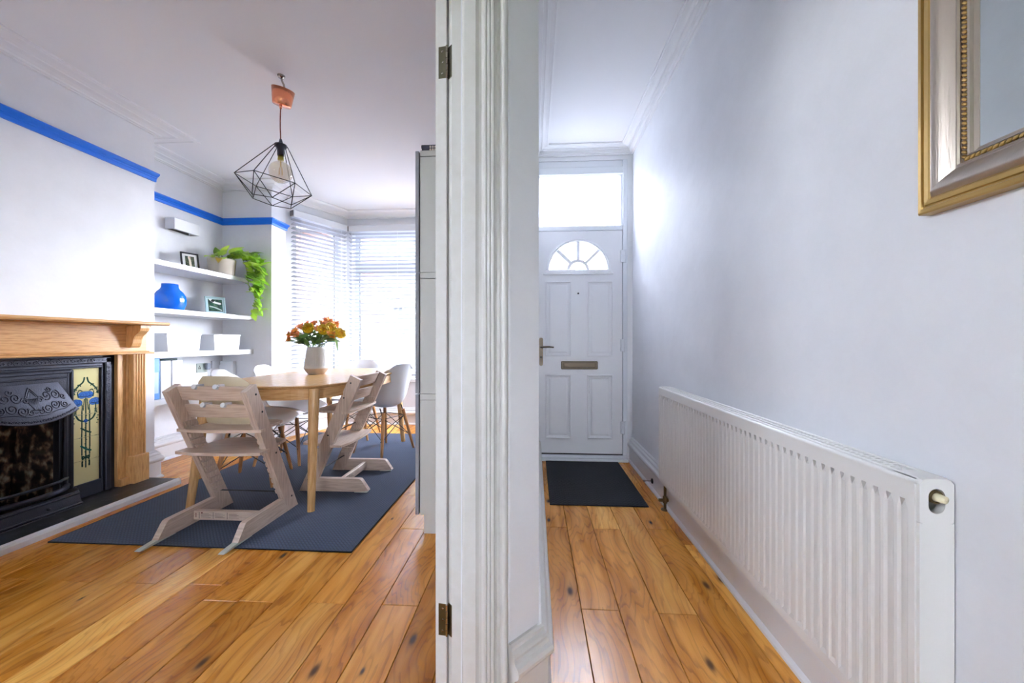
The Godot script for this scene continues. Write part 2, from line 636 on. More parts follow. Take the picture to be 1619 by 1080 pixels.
func build_dining_shell() -> void:
	var b := MB.new()
	b.bx(AX - 0.3, AX, -0.08, CEIL + 0.2, PZ - 0.25, -1.05)
	setting(put(b, "wall_left", M.wall), "white wall at the back of the shelved alcove", "wall")
	b = MB.new()                                    # the breast is built round the fire opening
	b.bx(AX, BX, -0.02, CEIL + 0.1, -2.80, -2.46)
	b.bx(AX, BX, -0.02, CEIL + 0.1, -1.60, -1.26)
	b.bx(AX, BX, 0.90, CEIL + 0.1, -2.46, -1.60)
	setting(put(b, "wall_chimney_breast", M.wall), "white chimney breast above the oak mantelpiece", "wall")
	b = MB.new()
	b.bx(AX - 0.3, -2.80, -0.08, CEIL + 0.2, PZ - 0.25, PZ)
	b.bx(-0.69, 0.02, -0.08, CEIL + 0.2, PZ - 0.25, PZ)
	setting(put(b, "wall_front", M.wall), "white front wall beside the bay window", "wall")
	b = MB.new()
	b.bx(AX - 0.3, -0.04, CEIL, CEIL + 0.15, -5.2, -1.05)
	setting(put(b, "ceiling", M.ceiling), "white dining room ceiling with the pendant lamp", "ceiling")
	# partition between hall and dining room, with the cut-off corner
	b = MB.new()
	var poly := PackedVector2Array([Vector2(-0.21, -1.074), Vector2(-0.069, -1.074), Vector2(HX, -1.155), Vector2(HX, -3.9), Vector2(DX, -3.9), Vector2(DX, -1.2), Vector2(-0.21, -1.2)])
	# prism's z becomes height
	b.prism(poly, Transform3D(Basis(Vector3(1, 0, 0), Vector3(0, 0, 1), Vector3(0, 1, 0)), Vector3(0, 1.45, 0)), 2.95)
	setting(put(b, "wall_partition", M.wall), "grey-white end of the wall between the two rooms", "wall")
	# cornices
	b = MB.new()
	b.sweep([Vector2(AX, PZ), Vector2(AX, -2.80), Vector2(BX, -2.80), Vector2(BX, -1.26), Vector2(AX, -1.26), Vector2(AX, -1.2)], cornice_profile(CEIL, 0.20, 0.048), 1.0)
	b.sweep([Vector2(-2.80, -4.12), Vector2(-2.80, PZ), Vector2(AX, PZ)], cornice_profile(CEIL, 0.20, 0.048), 1.0)
	setting(put(b, "trim_1", M.ceiling), "moulded white cornice along chimney breast and alcove", "cornice")
	b = MB.new()
	b.sweep([Vector2(DX, -1.2), Vector2(DX, PZ), Vector2(-0.69, PZ)], cornice_profile(CEIL, 0.20, 0.048), 1.0)
	setting(put(b, "trim_2", M.ceiling), "moulded white cornice above the tall cabinet", "cornice")
	b = MB.new()
	b.sweep([Vector2(-0.69, -4.12), Vector2(-1.05, -4.82), Vector2(-2.44, -4.82), Vector2(-2.80, -4.12)], [Vector2(0, 2.69), Vector2(0.02, 2.66), Vector2(0.035, 2.66), Vector2(0.035, 2.672), Vector2(0.045, 2.678), Vector2(0.06, 2.69), Vector2(0.10, 2.70), Vector2(0.13, 2.703), Vector2(0.135, 2.696), Vector2(0.16, 2.70), Vector2(0.18, 2.712), Vector2(0.18, CEIL), Vector2(0, CEIL)], 1.0)
	setting(put(b, "trim_3", M.ceiling), "white cornice running round the bay window", "cornice")
	# picture rails
	b = MB.new()
	b.sweep([Vector2(BX, -2.805), Vector2(BX, -1.26)], rail_profile(), 1.0)
	setting(put(b, "trim_4", M.blue), "bright blue picture rail on the chimney breast", "picture rail")
	b = MB.new()
	b.sweep([Vector2(-2.80, -4.13), Vector2(-2.80, PZ), Vector2(AX, PZ), Vector2(AX, -2.80)], rail_profile(), 1.0)
	setting(put(b, "trim_5", M.blue), "bright blue picture rail turning through the alcove", "picture rail")
	# skirtings
	b = MB.new()
	b.sweep([Vector2(-2.80, -4.12), Vector2(-2.80, PZ), Vector2(AX, PZ), Vector2(AX, -2.80), Vector2(BX, -2.80), Vector2(BX, -2.70)], skirt_profile(), 1.0)
	setting(put(b, "baseboard_left", M.white), "white moulded skirting round the alcove", "skirting")
	b = MB.new()
	b.sweep([Vector2(-0.69, -4.12), Vector2(-1.05, -4.82), Vector2(-2.44, -4.82), Vector2(-2.80, -4.12)], skirt_profile(), 1.0)
	setting(put(b, "baseboard_front", M.white), "white skirting under the bay window", "skirting")


func build_bay() -> void:
	var pts := [Vector2(-2.80, -4.12), Vector2(-2.44, -4.82), Vector2(-1.05, -4.82), Vector2(-0.69, -4.12)]
	var b := MB.new()
	for k in 3:
		seg(pts[k], pts[k + 1], -0.08, 0.545, 0.22, b)
		seg(pts[k], pts[k + 1], 2.50, 2.95, 0.22, b)
	for k in 3:                                       # posts at both ends of each light
		var d: Vector2 = (pts[k + 1] - pts[k]).normalized()
		seg(pts[k], pts[k] + d * (0.12 if k == 0 else 0.07), 0.545, 2.50, 0.22, b)
		seg(pts[k + 1] - d * 0.07, pts[k + 1], 0.545, 2.50, 0.22, b)
	setting(put(b, "wall_bay", M.wall), "white walls and posts of the bay window", "wall")
	b = MB.new()
	b.sweep([Vector2(-0.70, -4.13), Vector2(-1.05, -4.82), Vector2(-2.44, -4.82), Vector2(-2.79, -4.13)], [Vector2(-0.10, 0.545), Vector2(0.03, 0.545), Vector2(0.036, 0.552), Vector2(0.036, 0.583), Vector2(0.03, 0.59), Vector2(-0.10, 0.59)], 1.0)
	setting(put(b, "trim_6", M.white), "white window board under the bay blinds", "window sill")
	var names := ["window_1", "window_2", "window_3"]
	var lab := ["angled side light of the bay behind the narrow blind", "wide front light of the bay with a top-hung vent", "far side light of the bay behind the tall cabinet"]
	for k in 3:
		var a: Vector2 = pts[k]
		var c: Vector2 = pts[k + 1]
		var d := (c - a).normalized()
		var w := node(names[k], Vector3(a.x, 0, a.y))
		w.rotation.y = atan2(-d.y, d.x)               # local x runs along the light, local -z points out
		setting(w, lab[k], "window")
		var l := a.distance_to(c)
		var y0 := 0.60
		var y1 := 2.50
		var z := -0.085
		for e in [[0.07, 0.125], [l - 0.125, l - 0.07]]:
			b = MB.new()
			b.bx(e[0], e[1], y0, y1, z - 0.06, z, 0.006)
			put(b, "stile", M.upvc, w)
		for e in [[y0, y0 + 0.06], [y1 - 0.055, y1]]:
			b = MB.new()
			b.bx(0.12, l - 0.12, e[0], e[1], z - 0.06, z, 0.006)
			put(b, "rail", M.upvc, w)
		b = MB.new()
		for x in ([l - 0.133] if k == 0 else [0.127, l - 0.133]):
			b.bx(x, x + 0.006, y0 + 0.06, y1 - 0.055, z - 0.035, z + 0.003)
		put(b, "gasket", M.gasket, w)
		if k == 1:
			b = MB.new()
			b.bx(0.12, l - 0.12, 1.985, 2.115, z - 0.06, z + 0.008, 0.006)
			put(b, "transom", M.upvc, w)
			b = MB.new()
			b.bx(0.13, l - 0.13, 1.974, 1.986, z - 0.03, z + 0.006)
			put(b, "vent_gasket", M.gasket, w)
		b = MB.new()
		b.bx(0.12, l - 0.12, y0 + 0.05, y1 - 0.05, z - 0.032, z - 0.028)
		put(b, "pane", M.glass, w)


func build_hall_shell() -> void:
	var b := MB.new()
	b.bx(RX, RX + 0.25, -0.08, HALL_CEIL + 0.2, -3.75, 4.5)
	setting(put(b, "wall_right", M.wall), "long white hall wall with radiator and mirror", "wall")
	b = MB.new()
	b.bx(-0.04, 1.1, HALL_CEIL, HALL_CEIL + 0.2, -3.75, -1.05)
	setting(put(b, "ceiling", M.ceiling), "white hall ceiling above the front door", "ceiling")
	b = MB.new()                                      # wall round the front door
	b.bx(0.0, 0.012, -0.08, 2.70, DZ - 0.25, DZ - 0.005)
	b.bx(0.83, RX + 0.01, -0.08, 2.70, DZ - 0.25, DZ - 0.005)
	b.bx(0.0, RX + 0.01, 2.70, HALL_CEIL + 0.1, DZ - 0.25, DZ - 0.005)
	setting(put(b, "wall_hall_front", M.wall), "narrow white wall round the front door frame", "wall")
	b = MB.new()
	b.sweep([Vector2(HX, -1.2), Vector2(HX, DZ), Vector2(RX, DZ), Vector2(RX, -1.074)], cornice_profile(HALL_CEIL, 0.115, 0.062), -1.0)
	# travel runs away along the left wall: the room lies to the right
	setting(put(b, "trim_7", M.ceiling), "slim white cornice round the hall ceiling", "cornice")
	b = MB.new()
	b.sweep([Vector2(RX, 3.0), Vector2(RX, DZ - 0.002)], skirt_profile(), 1.0)
	setting(put(b, "baseboard_right", M.white), "white moulded skirting under the hall radiator", "skirting")
	b = MB.new()
	b.sweep([Vector2(-0.074, -1.069), Vector2(HX, -1.155), Vector2(HX, DZ)], skirt_profile(), -1.0)
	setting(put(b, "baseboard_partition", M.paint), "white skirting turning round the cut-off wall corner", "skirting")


func build_rear_room() -> void:
	# the room the photographer stands in: closed, with two unseen windows added to light it
	var b := MB.new()
	b.bx(-3.65, -3.45, -0.08, 2.95, -1.25, -0.1)
	b.bx(-3.65, -3.45, -0.08, 2.95, 1.9, 4.5)
	b.bx(-3.65, -3.45, -0.08, 1.9, -0.1, 1.9)
	b.bx(-3.65, -3.45, 2.4, 2.95, -0.1, 1.9)
	setting(put(b, "wall_rear_left", M.wall), "white wall of the room behind the camera", "wall")
	b = MB.new()
	b.bx(-3.65, 1.1, 2.60, 2.95, -1.074, 4.5)
	setting(put(b, "ceiling", M.ceiling), "white ceiling of the room behind the camera", "ceiling")
	b = MB.new()
	b.bx(-3.65, 0.0, -0.08, 2.95, 4.2, 4.4)
	b.bx(0.7, 1.1, -0.08, 2.95, 4.2, 4.4)
	b.bx(0.0, 0.7, 2.1, 2.95, 4.2, 4.4)
	b.bx(0.0, 0.7, -0.08, 0.9, 4.2, 4.4)
	setting(put(b, "wall_rear", M.wall), "white rear wall of the room behind the camera", "wall")
	b = MB.new()                                      # wall over and beside the wide doorway into the dining room
	b.bx(-3.65, -2.35, -0.08, 2.95, -1.2, -1.074)
	b.bx(-2.35, -0.21, 2.40, 2.95, -1.2, -1.074)
	setting(put(b, "wall_doorway", M.wall), "white wall over the double doorway", "wall")
	var e := node("window_4", Vector3(-3.55, 0, 0.9))  # unseen opening, sized and placed to brighten the near walls
	setting(e, "added side window behind the camera, lighting the near walls", "window")
	for z in [-0.97, 0.0, 0.97]:
		b = MB.new()
		b.bx(-0.03, 0.03, 1.9, 2.4, z - 0.03, z + 0.03, 0.004)
		put(b, "stile", M.upvc, e)
	for y in [1.93, 2.37]:
		b = MB.new()
		b.bx(-0.028, 0.028, y - 0.03, y + 0.03, -1.0, 1.0, 0.004)
		put(b, "rail", M.upvc, e)
	for z in [-0.485, 0.485]:
		b = MB.new()
		b.bx(-0.003, 0.003, 1.95, 2.35, z - 0.46, z + 0.46)
		put(b, "pane", M.glass, e)
	var d := node("window_5", Vector3(0.35, 0, 4.3))  # unseen opening, put in to brighten the front door
	setting(d, "added rear window behind the camera, lighting the front door", "window")
	for x in [-0.32, 0.32]:
		b = MB.new()
		b.bx(x - 0.03, x + 0.03, 0.9, 2.1, -0.03, 0.03, 0.004)
		put(b, "stile", M.upvc, d)
	for y in [0.93, 2.07]:
		b = MB.new()
		b.bx(-0.35, 0.35, y - 0.03, y + 0.03, -0.028, 0.028, 0.004)
		put(b, "rail", M.upvc, d)
	b = MB.new()
	b.bx(-0.30, 0.30, 0.95, 2.05, -0.003, 0.003)
	put(b, "pane", M.glass, d)


func build_outside() -> void:
	M.stone = std(rgb(74, 73, 71), 0.8)
	var asphalt := std(rgb(60, 60, 62), 0.85)
	var paving := std(rgb(72, 71, 69), 0.85)
	paving.albedo_texture = noise_tex(61, 0.05, [[0.0, 1.0], [Color(0.85, 0.85, 0.85), Color(1, 1, 1)]])
	paving.uv1_triplanar = true
	var b := MB.new()
	b.bx(-30, 20, -0.6, -0.40, -11.4, -7.0)
	setting(put(b, "road", asphalt), "grey street outside the bay window", "road")
	b = MB.new()
	b.bx(-30, 20, -0.6, -0.30, -7.0, -5.0)
	b.bx(-30, 20, -0.6, -0.30, -14.0, -11.4)
	setting(put(b, "pavement", paving), "pale pavements on both sides of the street", "pavement")
	b = MB.new()
	b.bx(-14, 12, -0.6, -0.09, 4.4, 22.0)
	setting(put(b, "lawn", std(rgb(120, 140, 84), 0.95)), "garden lawn behind the house", "lawn")
	var brick := std(Color(1, 1, 1), 0.85)
	brick.albedo_texture = noise_tex(63, 0.08, [[0.0, 0.5, 1.0], [rgb(80, 54, 50), rgb(88, 62, 57), rgb(96, 72, 66)]], 256, 256, 3)
	brick.uv1_triplanar = true
	var render_m := std(rgb(76, 75, 74), 0.8)
	var slate_roof := std(rgb(96, 100, 110), 0.8)
	var dark_glass := std(rgb(34, 40, 50), 0.3)
	var h := terrace("terraced_house", Vector3(-9.6, -0.3, -14.0), 7.4, brick, slate_roof, dark_glass)
	tag(h, "red brick terraced house across the street, seen through the blinds", "house", "houses across the street")
	h = terrace("terraced_house", Vector3(-2.2, -0.3, -14.0), 7.4, render_m, slate_roof, dark_glass)
	tag(h, "white rendered terraced house across the street, next to the brick one", "house", "houses across the street")
	h = terrace("terraced_house", Vector3(-17.0, -0.3, -14.0), 7.4, render_m, slate_roof, dark_glass)
	tag(h, "white rendered house at the far end of the street view", "house", "houses across the street")
	# front garden wall and a parked car
	b = MB.new()
	b.bx(-6.5, -0.3, -0.3, 0.35, -6.35, -6.15, 0.01)
	tag(put(b, "garden_wall", brick), "low brick garden wall outside the bay window", "wall")
	car(Vector3(-4.3, -0.40, -8.3))


func terrace(called: String, at: Vector3, w: float, m: Material, roof: Material, pane: Material) -> Node3D:
	var t := node(called, at)
	var b := MB.new()
	b.bx(-w / 2, w / 2, 0, 5.6, -7, 0)
	put(b, "wall", m, t)
	b = MB.new()
	b.prism(PackedVector2Array([Vector2(-7.3, 5.55), Vector2(0.35, 5.55), Vector2(0.35, 5.7), Vector2(-3.5, 8.2), Vector2(-7.3, 5.7)]), Transform3D(Basis(Vector3(0, 0, 1), Vector3(0, 1, 0), Vector3(-1, 0, 0)), Vector3.ZERO), w)
	put(b, "roof", roof, t)
	for x in [-w * 0.27, w * 0.23]:
		for q in [[1.1, 0.7, 0.45, 0.9, "bay"], [1.15, 0.75, 2.75, 0.3, "bay_roof"]]:
			b = MB.new()
			b.prism(PackedVector2Array([Vector2(x - q[0], 0), Vector2(x - q[0] + 0.4, q[1]), Vector2(x + q[0] - 0.4, q[1]), Vector2(x + q[0], 0)]), Transform3D(Basis(Vector3(1, 0, 0), Vector3(0, 0, 1), Vector3(0, 1, 0)), Vector3(0, q[2], 0)), q[3])
			put(b, q[4], M.stone, t)
		for q in [[x, 0.62, 0.9, 1.0, 2.5], [x, 0.06, 1.1, 3.4, 4.9]]:
			b = MB.new()
			b.bx(q[0] - q[2] / 2 - 0.1, q[0] + q[2] / 2 + 0.1, q[3] - 0.1, q[4] + 0.1, q[1] - 0.1, q[1] - 0.02)
			var f := put(b, "window", M.stone, t)
			for sx in [-1, 1]:
				b = MB.new()
				b.bx(q[0] + sx * q[2] / 4 - q[2] / 4 + 0.03, q[0] + sx * q[2] / 4 + q[2] / 4 - 0.03, q[3], q[4], q[1] - 0.05, q[1])
				put(b, "pane", pane, f)
	b = MB.new()
	b.bx(-0.45, 0.45, 0, 2.1, -0.05, 0.05)
	put(b, "front_door", std(rgb(70, 84, 110), 0.4), t)
	return t


func car(at: Vector3) -> void:
	var t := thing("parked_car", "dark blue car parked across the street outside the blinds", "car", at)
	var paint := std(rgb(24, 36, 66), 0.3)
	paint.clearcoat_enabled = true
	var b := MB.new()
	b.prism(PackedVector2Array([Vector2(-2.1, 0.25), Vector2(2.05, 0.25), Vector2(2.1, 0.62), Vector2(1.95, 0.80), Vector2(1.05, 0.94), Vector2(-1.35, 0.98), Vector2(-2.05, 0.90), Vector2(-2.12, 0.55)]), Transform3D(), 1.72)
	b.prism(PackedVector2Array([Vector2(-1.75, 0.95), Vector2(1.1, 0.92), Vector2(0.45, 1.42), Vector2(-0.2, 1.50), Vector2(-1.0, 1.48), Vector2(-1.5, 1.30)]), Transform3D(), 1.45)
	put(b, "body", paint, t)
	b = MB.new()
	for q in [[[-1.45, 1.02], [-0.45, 1.0], [-0.45, 1.42], [-1.0, 1.41], [-1.32, 1.28]], [[-0.36, 1.0], [0.9, 0.98], [0.38, 1.36], [-0.15, 1.42], [-0.36, 1.42]]]:
		var pl := PackedVector2Array()
		for p in q:
			pl.append(Vector2(p[0], p[1]))
		b.prism(pl, Transform3D(), 1.47)
	put(b, "side_windows", std(rgb(14, 24, 46), 0.2), t)
	for x in [-1.3, 1.3]:
		for z in [-0.74, 0.74]:
			b = MB.new()
			b.lathe([Vector2(0, -0.1), Vector2(0.28, -0.1), Vector2(0.32, -0.06), Vector2(0.32, 0.06), Vector2(0.28, 0.1), Vector2(0, 0.1)], 20, Transform3D(Basis(Vector3.RIGHT, PI / 2), Vector3(x, 0.32, z)))
			put(b, "wheel", M.dark, t)


func upright(z: float) -> Transform3D:  # lays a sweep's path into the x, y plane at z; its heights point to +z
	return Transform3D(Basis(Vector3.RIGHT, PI / 2), Vector3(0, 0, z))


func rect_path(x0: float, x1: float, y0: float, y1: float) -> Array:
	return [Vector2(x0, -y0), Vector2(x1, -y0), Vector2(x1, -y1), Vector2(x0, -y1)]


func build_front_door() -> void:
	var d := node("door_1")
	setting(d, "grey-white panelled front door with a sunburst fanlight", "front door")
	var z := DZ
	var b := MB.new()
	b.bx(0.0125, 0.028, 0.0, 2.70, z - 0.07, z, 0.003)
	put(b, "jamb", M.upvc, d)
	b = MB.new()
	b.bx(0.789, 0.829, 0.0, 2.70, z - 0.07, z + 0.004, 0.004)
	put(b, "jamb", M.upvc, d)
	b = MB.new()
	b.bx(0.0125, 0.829, 2.575, 2.64, z - 0.07, z + 0.002, 0.004)
	b.bx(0.0125, 0.829, 2.64, 2.70, z - 0.07, z - 0.012, 0.004)
	put(b, "head", M.upvc, d)
	b = MB.new()
	b.bx(0.028, 0.789, 2.068, 2.11, z - 0.07, z + 0.002, 0.004)
	put(b, "transom", M.upvc, d)
	b = MB.new()
	b.bx(0.028, 0.80, 2.10, 2.58, z - 0.036, z - 0.03)
	put(b, "transom_pane", M.frosted, d)
	b = MB.new()                                      # a slim bead round the frosted pane
	b.xf = upright(z - 0.012)
	b.sweep(rect_path(0.028, 0.79, 2.10, 2.585), [Vector2(0, -0.02), Vector2(0.022, -0.02), Vector2(0.016, -0.004), Vector2(0, 0.0)], 1.0, true)
	put(b, "glazing_bead", M.upvc, d)
	b = MB.new()
	b.bx(0.02, 0.83, 0.0, 0.026, z - 0.05, z + 0.045, 0.004)
	b.bx(0.02, 0.83, 0.026, 0.05, z - 0.06, z + 0.02, 0.004)
	put(b, "threshold", M.upvc, d)
	b = MB.new()
	b.bx(0.03, 0.788, 0.05, 0.062, z - 0.04, z - 0.008)
	put(b, "door_seal", M.gasket, d)
	# the leaf: below the fanlight a plain slab, above it a slab with the half round cut out
	var x0 := 0.030
	var x1 := 0.7845
	var cx := 0.394
	var by := 1.712
	var r := 0.268
	b = MB.new()
	b.bx(x0, x1, 0.062, by, z - 0.045, z - 0.004, 0.0)
	var pl := PackedVector2Array([Vector2(cx + r, by), Vector2(x1, by), Vector2(x1, 2.064), Vector2(x0, 2.064), Vector2(x0, by), Vector2(cx - r, by)])
	for k in range(1, 32):
		var a := PI - PI * k / 32.0
		pl.append(Vector2(cx + r * cos(a), by + r * sin(a)))
	b.prism(pl, Transform3D(Basis(), Vector3(0, 0, z - 0.0245)), 0.041)
	var leaf := put(b, "leaf", M.door, d)
	# moulding round the fanlight
	b = MB.new()
	b.xf = upright(z - 0.004)
	var arc := []
	for k in 37:
		var a := PI * k / 36.0
		arc.append(Vector2(cx + r * cos(a), -by - r * sin(a)))
	b.sweep(arc, [Vector2(-0.022, 0), Vector2(-0.020, 0.010), Vector2(-0.008, 0.014), Vector2(-0.003, 0.006), Vector2(0.006, 0.010), Vector2(0.010, 0.0), Vector2(0.010, -0.03), Vector2(-0.02, -0.03)], 1.0)
	b.xf = Transform3D()
	b.bx(cx - r - 0.03, cx + r + 0.03, by - 0.026, by + 0.004, z - 0.03, z + 0.009, 0.004)
	b.bx(cx - r - 0.045, cx + r + 0.045, by - 0.040, by - 0.026, z - 0.02, z + 0.016, 0.004)
	put(b, "fanlight_moulding", M.door, leaf)
	for a in [PI * 0.245, PI * 0.5, PI * 0.755]:
		b = MB.new()
		var dir := Vector2(cos(a), sin(a))
		var nn := Vector2(-dir.y, dir.x) * 0.014
		var p0 := Vector2(cx, by) + dir * 0.092
		var p1 := Vector2(cx, by) + dir * (r + 0.004)
		b.prism(PackedVector2Array([p0 + nn, p0 - nn, p1 - nn, p1 + nn]), Transform3D(Basis(), Vector3(0, 0, z - 0.016)), 0.02)
		put(b, "glazing_bar", M.door, leaf)
	b = MB.new()
	b.xf = upright(z - 0.026)
	arc = []
	for k in 19:
		var a := PI * k / 18.0
		arc.append(Vector2(cx + 0.088 * cos(a), -by - 0.088 * sin(a)))
	b.sweep(arc, [Vector2(-0.013, 0), Vector2(-0.013, 0.018), Vector2(0.013, 0.018), Vector2(0.013, 0)], 1.0)
	put(b, "glazing_bar", M.door, leaf)
	var cuts := [0.0, 0.245, 0.5, 0.755, 1.0]
	for k in 4:
		b = MB.new()
		var q := PackedVector2Array()
		for i in 9:
			var a: float = PI * lerpf(cuts[k], cuts[k + 1], i / 8.0)
			q.append(Vector2(cx + r * 1.005 * cos(a), by + r * 1.005 * sin(a)))
		for i in 9:
			var a: float = PI * lerpf(cuts[k + 1], cuts[k], i / 8.0)
			q.append(Vector2(cx + 0.09 * cos(a), by + 0.09 * sin(a)))
		b.prism(q, Transform3D(Basis(), Vector3(0, 0, z - 0.027)), 0.004)
		put(b, "pane", M.glass, leaf)
	b = MB.new()
	var hp := PackedVector2Array()
	for i in 13:
		hp.append(Vector2(cx + 0.09 * cos(PI * i / 12.0), by + 0.09 * sin(PI * i / 12.0)))
	b.prism(hp, Transform3D(Basis(), Vector3(0, 0, z - 0.027)), 0.004)
	put(b, "pane", M.glass, leaf)
	# four moulded panels
	for q in [[0.098, 0.330, 0.935, 1.613], [0.472, 0.700, 0.935, 1.613], [0.098, 0.330, 0.195, 0.772], [0.472, 0.700, 0.195, 0.772]]:
		b = MB.new()
		b.xf = upright(z - 0.004)
		b.sweep(rect_path(q[0], q[1], q[2], q[3]), [Vector2(0, -0.004), Vector2(0, 0.012), Vector2(0.008, 0.015), Vector2(0.014, 0.005), Vector2(0.030, 0.0008), Vector2(0.044, 0.006), Vector2(0.06, 0.006), Vector2(0.06, -0.004)], 1.0, true)
		b.xf = Transform3D()
		b.bx(q[0] + 0.055, q[1] - 0.055, q[2] + 0.055, q[3] - 0.055, z - 0.008, z + 0.002)
		put(b, "panel", M.door, leaf)
	# letter plate, spyhole, handle, hinges
	b = MB.new()
	b.bx(0.239, 0.567, 0.820, 0.893, z - 0.006, z + 0.008, 0.006)
	var lp := put(b, "letter_plate", M.bronze, leaf)
	b = MB.new()
	b.bx(0.262, 0.545, 0.836, 0.882, z + 0.006, z + 0.016, 0.006)
	put(b, "flap", M.bronze, lp)
	b = MB.new()
	b.lathe([Vector2(0, 0), Vector2(0.008, 0), Vector2(0.008, 0.004), Vector2(0.004, 0.005), Vector2(0.004, 0.002), Vector2(0, 0.002)], 16, Transform3D(Basis(Vector3.RIGHT, PI / 2), Vector3(0.394, 1.503, z - 0.004)))
	put(b, "spyhole", M.dark, leaf)
	b = MB.new()
	var hpz := PackedVector2Array()
	for i in 24:
		var a := TAU * i / 24.0
		hpz.append(Vector2(0.060 + 0.017 * cos(a), (0.978 + 0.11 * signf(sin(a) + 0.0001)) + 0.017 * sin(a)))
	b.prism(hpz, Transform3D(Basis(), Vector3(0, 0, z + 0.001)), 0.012)
	var hd := put(b, "handle_plate", M.bronze, leaf)
	b = MB.new()
	b.tube([Vector3(0.060, 1.020, z), Vector3(0.060, 1.020, z + 0.04), Vector3(0.066, 1.020, z + 0.052), Vector3(0.085, 1.021, z + 0.055), Vector3(0.13, 1.022, z + 0.054), Vector3(0.172, 1.018, z + 0.053)], [0.009, 0.009, 0.01, 0.009, 0.0085, 0.007], 10)
	put(b, "lever", M.bronze, hd)
	b = MB.new()
	b.lathe([Vector2(0.009, 0), Vector2(0.009, 0.004), Vector2(0, 0.004)], 14, Transform3D(Basis(Vector3.RIGHT, PI / 2), Vector3(0.060, 0.93, z + 0.006)))
	put(b, "keyhole", M.dark, hd)
	b = MB.new()
	b.bx(x1, 0.789, 0.06, 2.066, z - 0.04, z - 0.02)
	put(b, "gap_seal", M.gasket, d)
	for y in [1.832, 1.035, 0.30]:
		b = MB.new()
		b.bx(0.768, 0.806, y - 0.055, y + 0.055, z - 0.004, z + 0.016, 0.004)
		b.tube([Vector3(0.806, y - 0.058, z + 0.012), Vector3(0.806, y + 0.058, z + 0.012)], 0.009, 10)
		put(b, "hinge", M.upvc, d)


func build_doorway() -> void:
	var up := Transform3D(Basis(Vector3(1, 0, 0), Vector3(0, 0, 1), Vector3(0, 1, 0)), Vector3(0, 1.2, 0))
	var b := MB.new()
	b.prism(PackedVector2Array([Vector2(-0.2515, -1.20), Vector2(-0.2515, -1.099), Vector2(-0.239, -1.086), Vector2(-0.204, -1.086), Vector2(-0.204, -1.20)]), up, 2.4)
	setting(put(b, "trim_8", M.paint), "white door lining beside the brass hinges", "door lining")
	b = MB.new()
	var face := [Vector2(-0.205, -1.09), Vector2(-0.205, -1.069), Vector2(-0.2015, -1.0655), Vector2(-0.197, -1.0645), Vector2(-0.166, -1.0635), Vector2(-0.164, -1.066), Vector2(-0.158, -1.0705), Vector2(-0.150, -1.0715), Vector2(-0.145, -1.067), Vector2(-0.143, -1.060)]
	for k in 3:                                       # three reeds
		for i in 5:
			var a := PI - PI * i / 4.0
			face.append(Vector2(-0.1375 + 0.0105 * k + 0.0052 * cos(a), -1.0555 + 0.0052 * sin(a)))
	face.append_array([Vector2(-0.1105, -1.060), Vector2(-0.106, -1.0655), Vector2(-0.098, -1.066), Vector2(-0.092, -1.061), Vector2(-0.0915, -1.054)])
	for i in 6:
		var a := PI - PI * i / 5.0
		face.append(Vector2(-0.0835 + 0.008 * cos(a), -1.052 + 0.008 * sin(a)))
	face.append_array([Vector2(-0.0745, -1.058), Vector2(-0.0745, -1.09)])
	b.prism(PackedVector2Array(face), up, 2.4)
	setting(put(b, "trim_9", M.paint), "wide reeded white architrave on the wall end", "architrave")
	# one leaf of the double door, open, its hinge edge to the room
	var d := node("door_2", Vector3(-0.2540, 0.004, -1.0905), deg_to_rad(-8.0))
	setting(d, "open white door seen on its hinged edge", "door")
	b = MB.new()
	b.bx(-0.0355, -0.0012, 0.0, 2.36, -0.72, 0.0, 0.0012)
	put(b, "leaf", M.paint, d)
	for y in [0.256, 1.879]:
		var m: Material = M.old_brass if y < 1.0 else M.hinge
		var hg := node("hinge", Vector3(0, y, 0), 0.0, d)
		b = MB.new()
		b.bx(-0.0255, -0.003, -0.046, 0.046, -0.001, 0.0016, 0.0005)
		put(b, "hinge_leaf", m, hg)
		b = MB.new()
		b.xf = Transform3D(Basis(Vector3.UP, deg_to_rad(-37.0)), Vector3(0.0012, 0, -0.0082))
		b.bx(0.001, 0.018, -0.046, 0.046, -0.0008, 0.0016, 0.0005)
		put(b, "hinge_leaf", m, hg)
		for k in 5:
			b = MB.new()
			b.tube([Vector3(0.0005, -0.046 + 0.0184 * k + 0.0006, 0.002), Vector3(0.0005, -0.046 + 0.0184 * (k + 1) - 0.0006, 0.002)], 0.0036, 10)
			put(b, "knuckle", M.chrome, hg)
		for k in 3:
			b = MB.new()
			b.lathe([Vector2(0, 0), Vector2(0.0036, 0), Vector2(0.0034, 0.0008), Vector2(0.0012, 0.0004), Vector2(0, 0.0002)], 10, Transform3D(Basis(Vector3.RIGHT, PI / 2), Vector3(-0.0135 + (0.002 if k == 1 else -0.0), -0.032 + 0.032 * k, 0.0016)))
			put(b, "screw", M.chrome, hg)


